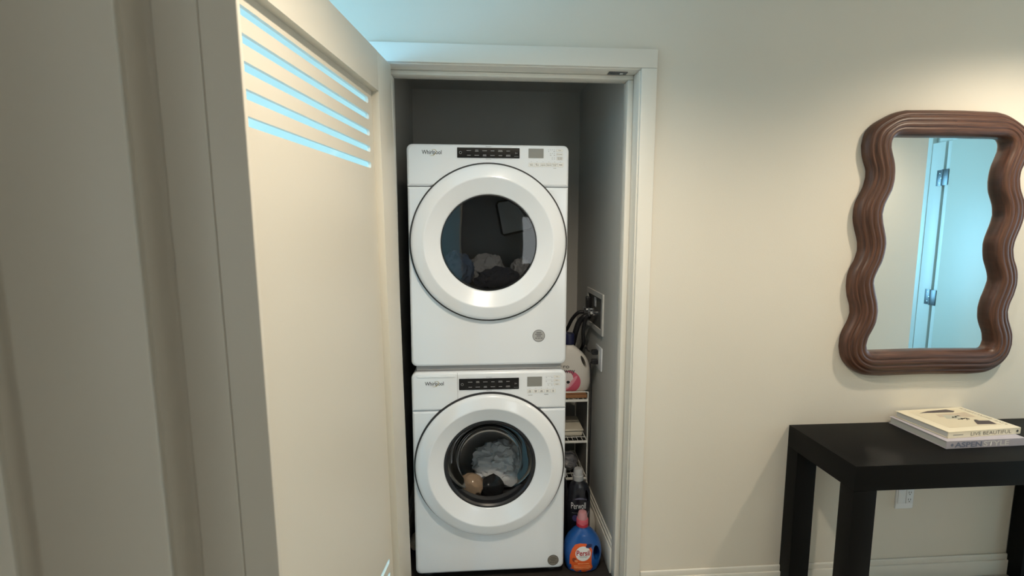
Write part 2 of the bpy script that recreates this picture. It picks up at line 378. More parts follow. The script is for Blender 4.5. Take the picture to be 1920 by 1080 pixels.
# local frame: x runs from the free edge towards the hinge, -y faces the camera, z up; the leaf leans a hair like its neighbour
PHI = 0.47
lx = Vector((-math.cos(PHI), -math.sin(PHI), 0)); ly = Vector((-math.sin(PHI), math.cos(PHI), 0))
d3 = thing('door_3', 'cream panelled door standing ajar close to the camera at left', 'door', kind='structure')
mr3 = Matrix(((lx.x, ly.x, 0, 0), (lx.y, ly.y, 0, 0), (0, 0, 1, 0), (0, 0, 0, 1)))
d3.matrix_world = Matrix.Translation((-0.2915, -1.431, 1.613)) @ Matrix.Rotation(math.atan(-LEAN), 4, 'Y') @ mr3
ZB, ZT = -1.595, 0.61
def leafprof(name, prof, z0, z1, x_rev=False):
    bm = bmesh.new(); a = [bm.verts.new((x, y, z0)) for x, y in prof]; b = [bm.verts.new((x, y, z1)) for x, y in prof]; n = len(prof)
    for k in range(n): bm.faces.new((a[k], a[(k+1) % n], b[(k+1) % n], b[k]))
    bm.faces.new(a); bm.faces.new(b); return done(bm, name, DOORP, d3, True)
DW3 = 0.74
leafprof('edge_strip', [(0.0, 0.044), (0.0, 0.002), (0.001, 0.0005), (0.0345, 0.0)] + [(0.0352, 0.0015), (0.0360, 0.004), (0.0360, 0.040), (0.0345, 0.044)], ZB, ZT)
leafprof('stile', [(0.0353, 0.044), (0.0353, 0.0012), (0.0365, 0.0), (0.072, 0.0), (0.0735, 0.0010), (0.0738, 0.003), (0.0738, 0.044)], ZB, ZT)
leafprof('moulding', [(0.0739, 0.040), (0.0739, 0.0035), (0.077, 0.0045), (0.082, 0.0095), (0.088, 0.0155), (0.094, 0.0195), (0.0985, 0.0200), (0.1000, 0.0185), (0.1015, 0.0150), (0.1015, 0.040)], ZB+0.15, ZT-0.11)
leafprof('panel', [(0.1016, 0.036), (0.1016, 0.0075), (0.103, 0.0050), (0.106, 0.0040), (0.199, 0.0040), (0.202, 0.0052), (0.206, 0.010), (0.212, 0.0150), (0.217, 0.0160), (0.219, 0.0140), (0.220, 0.0085), (0.222, 0.0075), (DW3-0.18, 0.0075), (DW3-0.18, 0.036)], ZB+0.15, ZT-0.11)
leafprof('stile', [(DW3-0.179, 0.044), (DW3-0.179, 0.0), (DW3, 0.0), (DW3, 0.044)], ZB, ZT)
for za, zb in ((ZB, ZB+0.149), (ZT-0.109, ZT)):
    leafprof('rail', [(0.0740, 0.044), (0.0740, 0.0), (DW3-0.1795, 0.0), (DW3-0.1795, 0.044)], za, zb)

# ---- doorway and daylit door seen in the mirror
t3 = thing('trim_3', 'white door frame seen in the mirror', 'door frame', (XR, 0, 0), kind='structure')
box('casing', (-0.066, -2.927, 0), (-0.0005, -2.813, 2.555), TRIM, t3, 0.003)
box('side_jamb', (-0.060, -2.811, 0), (-0.0005, -2.672, 2.475), TRIM, t3, 0.002)
box('head_casing', (-0.020, -2.811, 2.476), (-0.0005, -1.66, 2.555), TRIM, t3, 0.003)
d2 = thing('door_2', 'white daylit door with steel hinges seen in the mirror', 'door', (XR-0.088, -2.640, 0), kind='structure')
box('hinge_edge', (0.012, 0.012, 0.012), (0.040, 0.058, 2.47), TRIM, d2, 0.002)
box('leaf', (0.0, 0.060, 0.012), (0.040, 0.90, 2.47), DOORP, d2, 0.002)
for zc in (2.124, 0.933, 0.25):
    h = box('hinge', (0.0225, -0.092, zc-0.077), (0.0275, -0.034, zc+0.077), NICKEL, d2, 0.001)
    box('hinge_leaf', (-0.0005, -0.006, zc-0.077), (0.005, 0.052, zc+0.077), NICKEL, h, 0.001)
    lathe('knuckle', [(0.0001, zc-0.079), (0.009, zc-0.079), (0.009, zc+0.079), (0.0001, zc+0.079)], NICKEL, h, 14, c=(0.008, -0.016, 0))
    for sz in (-0.045, 0, 0.045):
        lathe('screw', [(0.0001, 0.0206), (0.005, 0.0214), (0.0055, 0.0226)], CHROME, h, 10, 'X', (0, -0.060 + (0.014 if sz == 0 else 0), zc+sz))

# ---- windows (out of view, for the daylight and one added fill light)
def window(name, label, axis, a, b, c0):
    r = thing(name, label, 'window', c0, kind='structure')
    def bar(n_, p, q): box(n_, p, q, TRIM, r, 0.002)
    if axis == 'X':   # plane x = const, spans y a0..a1, z b0..b1
        (y0, y1), (z0, z1) = a, b
        for nm, p, q in (('frame', (-.03, y0, z0), (.03, y0+.05, z1)), ('frame', (-.03, y1-.05, z0), (.03, y1, z1)), ('frame', (-.03, y0+.05, z0), (.03, y1-.05, z0+.05)), ('frame', (-.03, y0+.05, z1-.05), (.03, y1-.05, z1))): bar(nm, p, q)
    else:
        (x0, x1), (z0, z1) = a, b
        for nm, p, q in (('frame', (x0, -.03, z0), (x0+.05, .03, z1)), ('frame', (x1-.05, -.03, z0), (x1, .03, z1)), ('frame', (x0+.05, -.03, z0), (x1-.05, .03, z0+.05)), ('frame', (x0+.05, -.03, z1-.05), (x1-.05, .03, z1))): bar(nm, p, q)
    return r
window('window_1', 'tall hall window at the end of the hall', 'X', (-1.28, -0.08), (0.5, 2.4), (XL-0.05, 0, 0))
window('window_4', 'window at the right end of the hall', 'X', (-1.2, -0.2), (0.4, 2.2), (XR+0.05, 0, 0))
window('fill_window', 'unseen window added behind the camera for the fill light', 'Y', (0.98, 1.56), (0.8, 2.2), (0, YR-0.05, 0))  # added opening that goes with the fill light, not a known window
window('window_2', 'tall window in the room reflected in the mirror', 'Y', (2.0, 3.2), (0.55, 2.35), (0, YR-0.05, 0))

# ---- recessed ceiling lamps of the hall
def downlight(x, y, power, label, color=(1.0, 0.84, 0.65), spot=150, blend=0.6):
    r = thing('recessed_lamp', label, 'ceiling lamp', (x, y, ZC), group='recessed hall lamps')
    lathe('trim_ring', [(0.052, -0.002), (0.055, -0.006), (0.075, -0.005), (0.078, -0.0005)], TRIM, r, 32)
    lathe('lens', [(0.0001, -0.003), (0.052, -0.003)], mat('lamp_lens', (1, 1, 1), 0.4, emit=((1.0, 0.80, 0.55), 14.0)), r, 32)
    l = bpy.data.lights.new('lamp_light', 'SPOT'); l.energy = power; l.color = color; l.spot_size = math.radians(spot); l.spot_blend = blend; l.shadow_soft_size = 0.05
    o = bpy.data.objects.new('lamp_light', l); COL.objects.link(o); o.parent = r; o.location = (0, 0, -0.02)
downlight(0.20, -1.12, 84.0, 'round recessed lamp in the ceiling near the closet')
downlight(2.22, -0.74, 73.0, 'round recessed lamp in the ceiling near the mirror')

# ------------------------------------------------------------------ laundry machines
MW, MHH = 0.343, 0.955
def build_machine(kind, loc, label, cz, z0):
    """local frame: front plane y = 0, z from z0 up to z0 + MHH"""
    r = thing(kind, label, kind, loc)
    Z1 = z0+MHH; split = Z1-0.1745
    # sheet-metal body, open at the front
    bm = bmesh.new(); lp = rrect(-MW+0.002, MW-0.002, z0+0.002, Z1-0.002, 0.022)
    r0 = [bm.verts.new((p[0], 0.012, p[1])) for p in lp]; r1 = [bm.verts.new((p[0], 0.76, p[1])) for p in lp]
    for k in range(len(lp)): bm.faces.new((r0[k], r0[(k+1) % len(lp)], r1[(k+1) % len(lp)], r1[k]))
    bm.faces.new(r1); done(bm, 'body', ENAMEL, r, True)
    plate('front_panel', rrect(-MW, MW, z0, split-0.001, 0.024, corners=(1, 1, 0, 0)), 0.0, 0.022, ENAMEL, r, [circle(0, cz, 0.215)], 0.010)
    plate('control_fascia', rrect(-MW, MW, split+0.001, Z1, 0.024, corners=(0, 0, 1, 1)), -0.002, 0.022, PLAST, r, (), 0.010)
    # dark gap around the door, then the door ring
    bm = bmesh.new(); add_lathe(bm, [(0.3395, 0.004), (0.3395, -0.0035), (0.326, -0.0035)], 96, 'Y', (0, 0, cz))
    for v in bm.verts: v.co.x = max(-MW+0.004, min(MW-0.004, v.co.x))
    done(bm, 'door_gap', GASKET, r, True)
    dd = lathe('door', [(0.325, 0.0), (0.3305, -0.005), (0.3325, -0.013), (0.330, -0.022), (0.323, -0.0275), (0.314, -0.0305), (0.282, -0.0405), (0.278, -0.0416), (0.2755, -0.0420), (0.273, -0.0417), (0.2705, -0.0403), (0.266, -0.0376), (0.222, -0.0128), (0.214, -0.0088), (0.2085, -0.0065), (0.2065, -0.001)], PLAST, r, 128, 'Y', (0, 0, cz), smooth='all')
    # drum
    lathe('drum', [(0.217, 0.022), (0.240, 0.045), (0.268, 0.06), (0.272, 0.09), (0.272, 0.44), (0.26, 0.455), (0.0001, 0.458)], DRUMG if kind == 'dryer' else STEEL, r, 64, 'Y', (0, 0, cz))
    return r, dd, split, Z1
def lettering(r, body, x0, x1, z0, z1, m, y, bold=0.0, name='lettering', **k):
    return text(name, body, z1-z0, m, r, on_front((x0+x1)/2, (z0+z1)/2, y), width=x1-x0, bold=bold, **k)
def badge(r, x0, x1, z, h, y):
    o = lettering(r, 'Whirlpool', x0, x1, z-0.26*h, z+h, LOGO, y, 0.012, 'brand_lettering')
    bm = bmesh.new(); cx = x0+(x1-x0)*0.55; cz = z+h*0.42
    for i in range(26):
        a0 = math.radians(-150+i*12); a1 = math.radians(-150+(i+1)*12)
        w0 = 0.0012*math.sin(math.pi*i/26); w1 = 0.0012*math.sin(math.pi*(i+1)/26)
        P = lambda a, w_: (cx+math.cos(a)*(0.0135+w_)*1.0+math.sin(a)*0.006, y-0.0002, cz+math.sin(a)*(0.0125+w_))
        bm.faces.new([bm.verts.new(q) for q in (P(a0, -w0), P(a1, -w1), P(a1, w1), P(a0, w0))])
    done(bm, 'swoosh', GOLD, o, recalc=False)
YF = -0.0026
BTN = mat('button_white', srgb(240, 240, 238), 0.25); BTNE = mat('button_outline', srgb(188, 188, 186), 0.4)
def controls(r, px0, px1, pz0, pz1, lx0, lx1, lz0, lz1, side, row, key_label, rowz, row_x, dots):
    pn = plate('display_panel', rrect(px0, px1, pz0, pz1, 0.0015, 3), -0.0045, 0.0, BLACKG, r, fillet=0.0006)
    pn['label'] = 'glossy black control panel'
    W_ = px1-px0; H_ = pz1-pz0
    # power key, start key and two rows of cycle names
    bm = bmesh.new(); add_lathe(bm, [(0.0045, -0.0048), (0.0058, -0.0048)], 20, 'Y', (px0+0.014, 0, (pz0+pz1)/2)); done(bm, 'power_symbol', INKL, pn, recalc=False)
    marks('start_symbol', [(px1-0.0175, (pz0+pz1)/2+0.0, 0.0006, 0.004), (px1-0.012, (pz0+pz1)/2+0.001, 0.003, 0.0005), (px1-0.012, (pz0+pz1)/2-0.0015, 0.003, 0.0005), (px1-0.0135, pz0+0.008, 0.009, 0.0006)], INKL, pn, -0.0048)
    ms = []
    for k in range(6):
        cx = px0+0.049+k*W_*0.126
        for j, zz in enumerate((pz0+H_*0.70, pz0+H_*0.25)):
            two = (k+j*2) % 3 == 1; hw = 0.0095 if (k+j) % 2 == 0 else 0.0075
            if two: ms += [(cx, zz+0.0022, hw*0.9, 0.0011), (cx, zz-0.0022, hw, 0.0011)]
            else: ms += [(cx, zz, hw, 0.0012)]
    marks('cycle_names', ms, INKL, pn, -0.0048)
    marks('panel_border', [((px0+px1)/2, pz1+0.004, W_*0.38, 0.0002), ((px0+px1)/2, pz1+0.0045, 0.012, 0.0008), ((px0+px1)/2, pz0-0.004, W_*0.38, 0.0002), ((px0+px1)/2, pz0-0.0045, 0.012, 0.0008)], INKL, r, YF)
    plate('screen', rrect(lx0, lx1, lz0, lz1, 0.001, 2), -0.0032, 0.0, LCD, r)
    def button(cx, cz, hw, hh, words):
        o = plate('button', rrect(cx-hw, cx+hw, cz-hh, cz+hh, 0.002, 3), -0.0030, 0.0, BTNE, r)
        plate('button_face', rrect(cx-hw+0.0006, cx+hw-0.0006, cz-hh+0.0006, cz+hh-0.0006, 0.0016, 3), -0.0033, -0.001, BTN, o)
        n = len(words)
        for i, wd in enumerate(words):
            zc = cz+((n-1)/2-i)*0.0056
            if wd.startswith('-'): marks('print', [(cx, zc, 0.0012*len(wd), 0.0011)], INKG, o, -0.0036)
            else: text('lettering', wd, 0.0042, INKG, o, on_front(cx, zc, -0.0036), bold=0.01, width=min(hw*1.75, 0.0031*len(wd)))
    for cx, cz, words in side: button(cx, cz, 0.0138, 0.0068 if len(words) > 1 else 0.0056, words)
    for i, words in enumerate(row): button(row_x[0]+(row_x[1]-row_x[0])*i/(len(row)-1), rowz, 0.0115, 0.0085, words)
    di = marks('indicator_dots', dots+[(row_x[0]+(row_x[1]-row_x[0])*i/(len(row)-1), rowz+0.0125, 0.0010, 0.0010) for i in range(len(row))], INKL, r, YF); di['kind'] = 'stuff'
def sticker(r, x, z, rad, col, ink, name='round_sticker'):
    s = lathe(name, [(0.0001, -0.0009), (rad, -0.0009), (rad, 0.0)], col, r, 40, 'Y', (x, 0, z)); s['label'] = 'round grey sticker with small print'
    lathe('sticker_rim', [(rad-0.0018, -0.0012), (rad, -0.0012)], INKG, s, 40, 'Y', (x, 0, z))
    marks('print', [(x, z+0.014, 0.011, 0.0014), (x, z+0.0065, 0.016, 0.0013), (x, z-0.001, 0.010, 0.0014), (x-0.011, z-0.0105, 0.005, 0.0014), (x+0.001, z-0.0105, 0.005, 0.0014), (x+0.013, z-0.0105, 0.0045, 0.0014)], ink, s, -0.0013)

DRY, DRZ, WAY = 0.145, 1.012, 0.131
dryer, ddoor, dsplit, dtop = build_machine('dryer', (0, DRY, DRZ), 'white front-load dryer stacked on top with dark round window', 0.541, 0.0)
badge(dryer, -0.279, -0.197, 0.9115, 0.0175, YF)
controls(dryer, -0.132, 0.131, 0.899, 0.941, 0.169, 0.2335, 0.901, 0.940,
         [(0.302, 0.9335, ['Temp']), (0.302, 0.9175, ['Dryness']), (0.303, 0.9005, ['Wrinkle', 'Shield'])],
         [['Less', 'Time'], ['More', 'Time'], ['Cycle', 'Signal'], ['Damp Dry', 'Signal'], ['Control', 'Lock'], ['------']], 'k', 0.8735, (0.181, 0.307),
         [(0.254+0.0085*i, 0.936, 0.0011, 0.0011) for i in range(4)]+[(0.2625+0.0085*i, 0.9205, 0.0011, 0.0011) for i in range(3)]+[(0.271+0.0085*i, 0.9045, 0.0011, 0.0011) for i in range(2)]
         +[(0.255, 0.929, 0.0016, 0.0009), (0.279, 0.929, 0.003, 0.0009), (0.264, 0.9135, 0.003, 0.0009), (0.280, 0.9135, 0.003, 0.0009), (0.271, 0.898, 0.002, 0.0009), (0.280, 0.898, 0.002, 0.0009), (0.282, 0.8595, 0.006, 0.0007)])
sticker(dryer, 0.219, 0.131, 0.0275, mat('sticker_silver', srgb(170, 170, 170), 0.4), INKG)
box('plinth', (-MW+0.02, 0.02, -0.024), (MW-0.02, 0.74, 0.0015), mat('stacking_kit_grey', (0.35, 0.35, 0.35), 0.5), dryer)
lathe('window_glass', [(0.0001, -0.010), (0.08, -0.0095), (0.15, -0.0075), (0.2064, -0.003)], GLASS_D, ddoor, 96, 'Y', (0, 0, 0.541), smooth='all')
lathe('window_rim', [(0.2066, -0.0042), (0.2025, -0.0045), (0.2015, 0.004), (0.2015, 0.03)], BLACKP, ddoor, 96, 'Y', (0, 0, 0.541))
# lint screen grille on the rear drum wall
def perf_mat():
    m = bpy.data.materials.new('perforated_dark_metal'); m.use_nodes = True; nt = m.node_tree; b = nt.nodes['Principled BSDF']
    tc = nt.nodes.new('ShaderNodeTexCoord'); v = nt.nodes.new('ShaderNodeTexVoronoi'); v.inputs['Scale'].default_value = 130; v.inputs['Randomness'].default_value = 0.0
    mp = nt.nodes.new('ShaderNodeMapping'); mp.inputs['Rotation'].default_value = (0, math.radians(35), 0)
    r = nt.nodes.new('ShaderNodeValToRGB'); r.color_ramp.elements[0].position = 0.30; r.color_ramp.elements[0].color = (0.004, 0.004, 0.004, 1)
    r.color_ramp.elements[1].position = 0.36; r.color_ramp.elements[1].color = (0.5, 0.5, 0.51, 1)
    nt.links.new(tc.outputs['Object'], mp.inputs[0]); nt.links.new(mp.outputs[0], v.inputs['Vector']); nt.links.new(v.outputs['Distance'], r.inputs[0]); nt.links.new(r.outputs[0], b.inputs['Base Color'])
    b.inputs['Roughness'].default_value = 0.4; return m
gp = [(0.0494, 0.7276), (0.0601, 0.7412), (0.1129, 0.7495), (0.1665, 0.7174), (0.2341, 0.6223), (0.2293, 0.6012), (0.0909, 0.5701), (0.0785, 0.5772)]
ls = plate('lint_screen', gp, 0.435, 0.452, perf_mat(), dryer, smooth=False); ls['label'] = 'dark perforated vent grille inside the drum'
gc = (sum(p[0] for p in gp)/8, sum(p[1] for p in gp)/8)
bm = bmesh.new(); add_tube(bm, [(p[0], 0.430, p[1]) for p in gp]+[(gp[0][0], 0.430, gp[0][1])], 0.0055, 8, straight=True); done(bm, 'grille_frame', BLACKP, ls, True)

washer, wdoor, wsplit, wtop = build_machine('washer', (0, WAY, 0), 'white front-load washer under the dryer with laundry in its bowl window', 0.557, 0.032)
badge(washer, -0.284, -0.202, 0.929, 0.0175, YF)
controls(washer, -0.135, 0.130, 0.907, 0.958, 0.167, 0.2333, 0.917, 0.961,
         [(0.300, 0.9595, ['Temp']), (0.300, 0.9425, ['Spin']), (0.3005, 0.9255, ['Soil'])],
         [['----', '-----'], ['-----', '----'], ['----', '-----'], ['----', '----'], ['---', '---']], 'k', 0.8945, (0.179, 0.284),
         [(0.252+0.0085*i, 0.962, 0.0011, 0.0011) for i in range(4)]+[(0.252+0.0085*i, 0.945, 0.0011, 0.0011) for i in range(4)]+[(0.2605+0.0085*i, 0.928, 0.0011, 0.0011) for i in range(3)]
         +[(0.253, 0.9555, 0.0025, 0.0009), (0.278, 0.9555, 0.0025, 0.0009), (0.253, 0.9385, 0.0025, 0.0009), (0.278, 0.9385, 0.0025, 0.0009), (0.262, 0.9215, 0.0025, 0.0009), (0.278, 0.9215, 0.003, 0.0009), (0.181, 0.8765, 0.010, 0.0009), (0.253, 0.8785, 0.009, 0.0013)])
sticker(washer, 0.2935, 0.074, 0.0262, mat('sticker_dull', srgb(128, 122, 112), 0.45), mat('sticker_dull_ink', srgb(84, 80, 74), 0.6))
# dispenser drawer outline and its finger recess
dw = marks('dispenser_drawer_gap', [(-0.1415, 0.885, 0.0007, 0.100)], INKL, washer, -0.0024)
plate('drawer_grip', rrect(-0.318, -0.150, 0.9655, 0.9735, 0.002, 3), -0.0045, 0.0, PLAST, washer, fillet=0.001)
box('toe_panel', (-MW+0.03, 0.03, 0.018), (MW-0.03, 0.5, 0.036), BLACKP, washer)
for sx in (-1, 1):
    for yy in (0.06, 0.70):
        lathe('foot', [(0.0001, 0.0), (0.024, 0.0), (0.022, 0.012), (0.010, 0.014), (0.010, 0.034)], GASKET, washer, 20, c=(sx*0.29, yy, 0))
lathe('bowl_rim', [(0.2068, -0.0045), (0.199, -0.005), (0.192, 0.002), (0.190, 0.03), (0.205, 0.05)], BLACKP, wdoor, 96, 'Y', (0, 0, 0.557))
lathe('glass_bowl', [(0.0001, 0.115), (0.09, 0.110), (0.135, 0.098), (0.158, 0.070), (0.172, 0.035), (0.190, 0.004)], GLASS_W, wdoor, 96, 'Y', (0, 0, 0.557), smooth='all')
lathe('door_gasket', [(0.213, 0.012), (0.206, 0.03), (0.200, 0.06), (0.205, 0.09), (0.222, 0.10), (0.235, 0.085)], mat('gasket_grey', (0.07, 0.07, 0.072), 0.55), washer, 72, 'Y', (0, 0, 0.557))
for k in range(1):
    a = math.radians(-8)
    bm = bmesh.new(); add_box(bm, (-0.018, 0.13, 0.225), (0.018, 0.43, 0.272), 0.012, 3)
    bmesh.ops.rotate(bm, verts=bm.verts, cent=(0, 0, 0), matrix=Matrix.Rotation(a, 3, 'Y')); bmesh.ops.translate(bm, verts=bm.verts, vec=(0, 0, 0.557))
    done(bm, 'drum_paddle', DRUMG, washer, True)

# ---- laundry inside the drums: crumpled cloth
def cloth(name, label, c, rad, m, seed, fold=0.25, freq=9.0, group=None, floor_fn=None):
    bm = bmesh.new(); bmesh.ops.create_icosphere(bm, subdivisions=5, radius=1.0); off = Vector((seed*3.1, seed*1.7, seed*0.9))
    for v in bm.verts:
        d = v.co.normalized(); p = Vector((d.x*rad[0], d.y*rad[1], d.z*rad[2]))
        q = p*freq+off; warp = noise.noise_vector(q*0.5)*0.9
        n1 = 1-abs(noise.noise(q+warp))*2; n2 = 1-abs(noise.noise(q*2.6+warp*2.5))*2; n3 = 1-abs(noise.noise(q*5.5+warp*3))*2
        s = 1+fold*(0.60*n1+0.36*n2+0.13*n3)
        v.co = Vector(c)+p*s
        if floor_fn: v.co = floor_fn(v.co)
    o = done(bm, name, m, None, True)
    # origin at the cloth's own centre
    cc = Vector(c)
    for v in o.data.vertices: v.co -= cc
    o.location = cc
    return tag(o, label, 'laundry', group)
def drum_floor(yc, zc, r=0.258):
    def f(p):
        q = Vector((p.x, max(p.y, yc), p.z)); dx, dz = q.x, q.z-zc; L = math.hypot(dx, dz)
        if L > r: q.x *= r/L; q.z = zc+dz*r/L
        q.y = min(q.y, 0.575); return q
    return f
fD = drum_floor(0.225, DRZ+0.541); fW = drum_floor(0.275, 0.557)
CN = mat('cloth_navy', srgb(26, 30, 42), 0.95, bump=0.3, bump_scale=400); CWH = mat('cloth_white', srgb(226, 226, 228), 0.95, bump=0.3, bump_scale=400)
CGR = mat('cloth_grey', srgb(120, 122, 124), 0.95, bump=0.3, bump_scale=400); CBK = mat('cloth_black', srgb(18, 18, 20), 0.95); CBE = mat('cloth_beige', srgb(176, 150, 124), 0.95, bump=0.3, bump_scale=400)
CDB = mat('cloth_denim', srgb(58, 72, 92), 0.95, bump=0.3, bump_scale=400)
g1 = 'laundry in the dryer'; g2 = 'laundry in the washer'
cloth('garment', 'dark navy garment at the front of the dryer drum', (0.05, 0.325, 1.345), (0.100, 0.062, 0.074), CN, 1, 0.30, 20, g1, fD)
cloth('garment', 'slate blue garment at the left inside the dryer', (-0.158, 0.36, 1.41), (0.075, 0.075, 0.080), CDB, 2, 0.34, 18, g1, fD)
cloth('garment', 'white sock at the bottom edge of the dryer window', (-0.062, 0.262, 1.322), (0.036, 0.022, 0.016), CWH, 3, 0.3, 40, g1, fD)
cloth('garment', 'light grey garment to the right of the navy one in the dryer', (0.178, 0.42, 1.40), (0.058, 0.085, 0.062), CGR, 4, 0.32, 18, g1, fD)
cloth('garment', 'grey rumpled shirt behind the navy garment in the dryer', (-0.005, 0.485, 1.385), (0.085, 0.060, 0.085), CGR, 5, 0.34, 18, g1, fD)
cloth('garment', 'white rumpled sheet in the washer bowl', (0.095, 0.45, 0.395), (0.150, 0.095, 0.095), CWH, 6, 0.40, 15, g2, fW)
cloth('garment', 'black garment tucked under the white sheet in the washer', (0.018, 0.310, 0.350), (0.050, 0.034, 0.055), CBK, 7, 0.2, 16, g2, fW)
cloth('garment', 'beige garment at the lower left of the washer bowl', (-0.090, 0.325, 0.352), (0.054, 0.048, 0.046), CBE, 8, 0.34, 20, g2, fW)

# ------------------------------------------------------------------ mirror
MC = 1.905
outer = [(1.905, 2.103), (1.85, 2.103), (1.80, 2.102), (1.754, 2.101), (1.707, 2.1), (1.662, 2.09), (1.618, 2.069), (1.578, 2.045), (1.553, 2.019), (1.543, 1.994), (1.538, 1.958), (1.544, 1.919), (1.555, 1.887), (1.566, 1.86), (1.568, 1.829), (1.56, 1.79), (1.545, 1.757), (1.533, 1.73), (1.527, 1.698), (1.528, 1.658), (1.537, 1.62), (1.549, 1.585), (1.557, 1.556), (1.559, 1.525), (1.549, 1.486), (1.532, 1.452), (1.523, 1.418), (1.522, 1.373), (1.531, 1.327), (1.544, 1.292), (1.549, 1.258), (1.54, 1.223), (1.524, 1.188), (1.513, 1.154), (1.511, 1.112), (1.52, 1.071), (1.537, 1.041), (1.563, 1.015), (1.6, 0.993), (1.637, 0.983), (1.699, 0.979), (1.76, 0.980), (1.83, 0.981), (1.905, 0.982)]
inner = [(1.905, 1.996), (1.85, 1.996), (1.788, 1.995), (1.74, 1.995), (1.70, 1.995), (1.672, 1.994), (1.652, 1.987), (1.643, 1.97), (1.645, 1.943), (1.654, 1.917), (1.665, 1.885), (1.670, 1.853), (1.671, 1.816), (1.665, 1.778), (1.651, 1.745), (1.638, 1.713), (1.632, 1.675), (1.638, 1.642), (1.648, 1.609), (1.657, 1.576), (1.66, 1.554), (1.658, 1.52), (1.650, 1.481), (1.635, 1.448), (1.622, 1.414), (1.620, 1.392), (1.63, 1.352), (1.643, 1.312), (1.65, 1.272), (1.647, 1.226), (1.635, 1.192), (1.618, 1.158), (1.611, 1.123), (1.617, 1.100), (1.634, 1.090), (1.66, 1.0895), (1.70, 1.090), (1.76, 1.091), (1.83, 1.092), (1.905, 1.093)]
def densify(pts, sub=5):
    P = smooth_path([(p[0], 0, p[1]) for p in pts], sub); return [(p.x, p.z) for p in P]
def sample(pts, keys, n):
    """resample piecewise between key indices so that both contours run in step"""
    out = []
    for (k0, k1), m_ in zip(zip(keys, keys[1:]), n):
        seg = densify(pts[k0:k1+1], 6); L = [0]
        for a, b in zip(seg, seg[1:]): L.append(L[-1]+math.hypot(b[0]-a[0], b[1]-a[1]))
        for i in range(m_):
            t = L[-1]*i/m_; j = max(q for q in range(len(L)) if L[q] <= t+1e-9); j = min(j, len(seg)-2)
            f = (t-L[j])/max(1e-9, L[j+1]-L[j]); out.append((seg[j][0]+(seg[j+1][0]-seg[j][0])*f, seg[j][1]+(seg[j+1][1]-seg[j][1])*f))
    out.append(pts[keys[-1]]); return out
ko = [0, 4, 10, 14, 18, 23, 27, 30, 34, 40, 43]; ki = [0, 5, 8, 12, 16, 20, 25, 28, 32, 35, 39]; nn = [10, 14, 10, 10, 10, 10, 8, 10, 16, 10]
LO = sample(outer, ko, nn); LI = sample(inner, ki, nn)
full = lambda L: L + [(2*MC-p[0], p[1]) for p in L[-2:0:-1]]
LO, LI = full(LO), full(LI); NL = len(LO)
mr = thing('wavy_mirror', 'wall mirror in a wavy ridged brown wooden frame', 'mirror', (MC, 0, 0.98))
prof = [(0.0, -0.001), (0.0, -0.016), (0.03, -0.024), (0.10, -0.033), (0.17, -0.039), (0.22, -0.0395), (0.245, -0.0375), (0.27, -0.041), (0.34, -0.0475), (0.41, -0.0495), (0.455, -0.049), (0.48, -0.0465), (0.505, -0.0495), (0.58, -0.053), (0.65, -0.0525), (0.685, -0.051), (0.705, -0.0485), (0.73, -0.050), (0.82, -0.050), (0.91, -0.045), (0.97, -0.038), (1.0, -0.030), (1.0, -0.012), (1.0, -0.008)]
bm = bmesh.new(); uvl = bm.loops.layers.uv.new('UVMap')
def lerp2(a, b, t): return (a[0]+(b[0]-a[0])*t, a[1]+(b[1]-a[1])*t)
grid = [[bm.verts.new((lerp2(LO[i], LI[i], t)[0]-MC, y, lerp2(LO[i], LI[i], t)[1]-0.98)) for t, y in prof] for i in range(NL)]
for i in range(NL):
    j = (i+1) % NL
    for k in range(len(prof)-1):
        f = bm.faces.new((grid[i][k], grid[j][k], grid[j][k+1], grid[i][k+1]))
        for lp_, (u, v) in zip(f.loops, ((i, k), (i+1, k), (i+1, k+1), (i, k+1))): lp_[uvl].uv = (u*0.02, prof[v][0]*0.11)
done(bm, 'wooden_frame', WOOD, mr, 'all')
bm = bmesh.new()
lp = [bm.verts.new((LI[i][0]-MC + (0.004 if LI[i][0] > MC else -0.004), -0.010, LI[i][1]-0.98)) for i in range(NL)]
lb = [bm.verts.new((v.co.x, -0.004, v.co.z)) for v in lp]
bmesh.ops.triangle_fill(bm, use_beauty=True, edges=[bm.edges.new((lp[i], lp[(i+1) % NL])) for i in range(NL)])
for f in bm.faces:
    f.normal_update()
    if f.normal.y > 0: f.normal_flip()
done(bm, 'mirror_glass', MIRROR, mr, recalc=False)
plateb = [(p[0]-MC, p[1]-0.98) for p in LO]

# ------------------------------------------------------------------ console table and books
TX0, TX1, TY0, TZ = 1.311, 2.518, -0.388, 0.761
tb = thing('console_table', 'black square-legged console table below the mirror', 'table', (TX0, 0, 0))
TW = TX1-TX0
box('table_top', (0, TY0, TZ-0.096), (TW, -0.004, TZ), TABLEB, tb, 0.0012)
for x0 in (0.0, TW-0.09):
    for ya, yb in ((TY0, TY0+0.068), (-0.072, -0.004)):
        box('leg', (x0, ya, 0), (x0+0.09, yb, TZ-0.0965), TABLEB, tb, 0.0012)

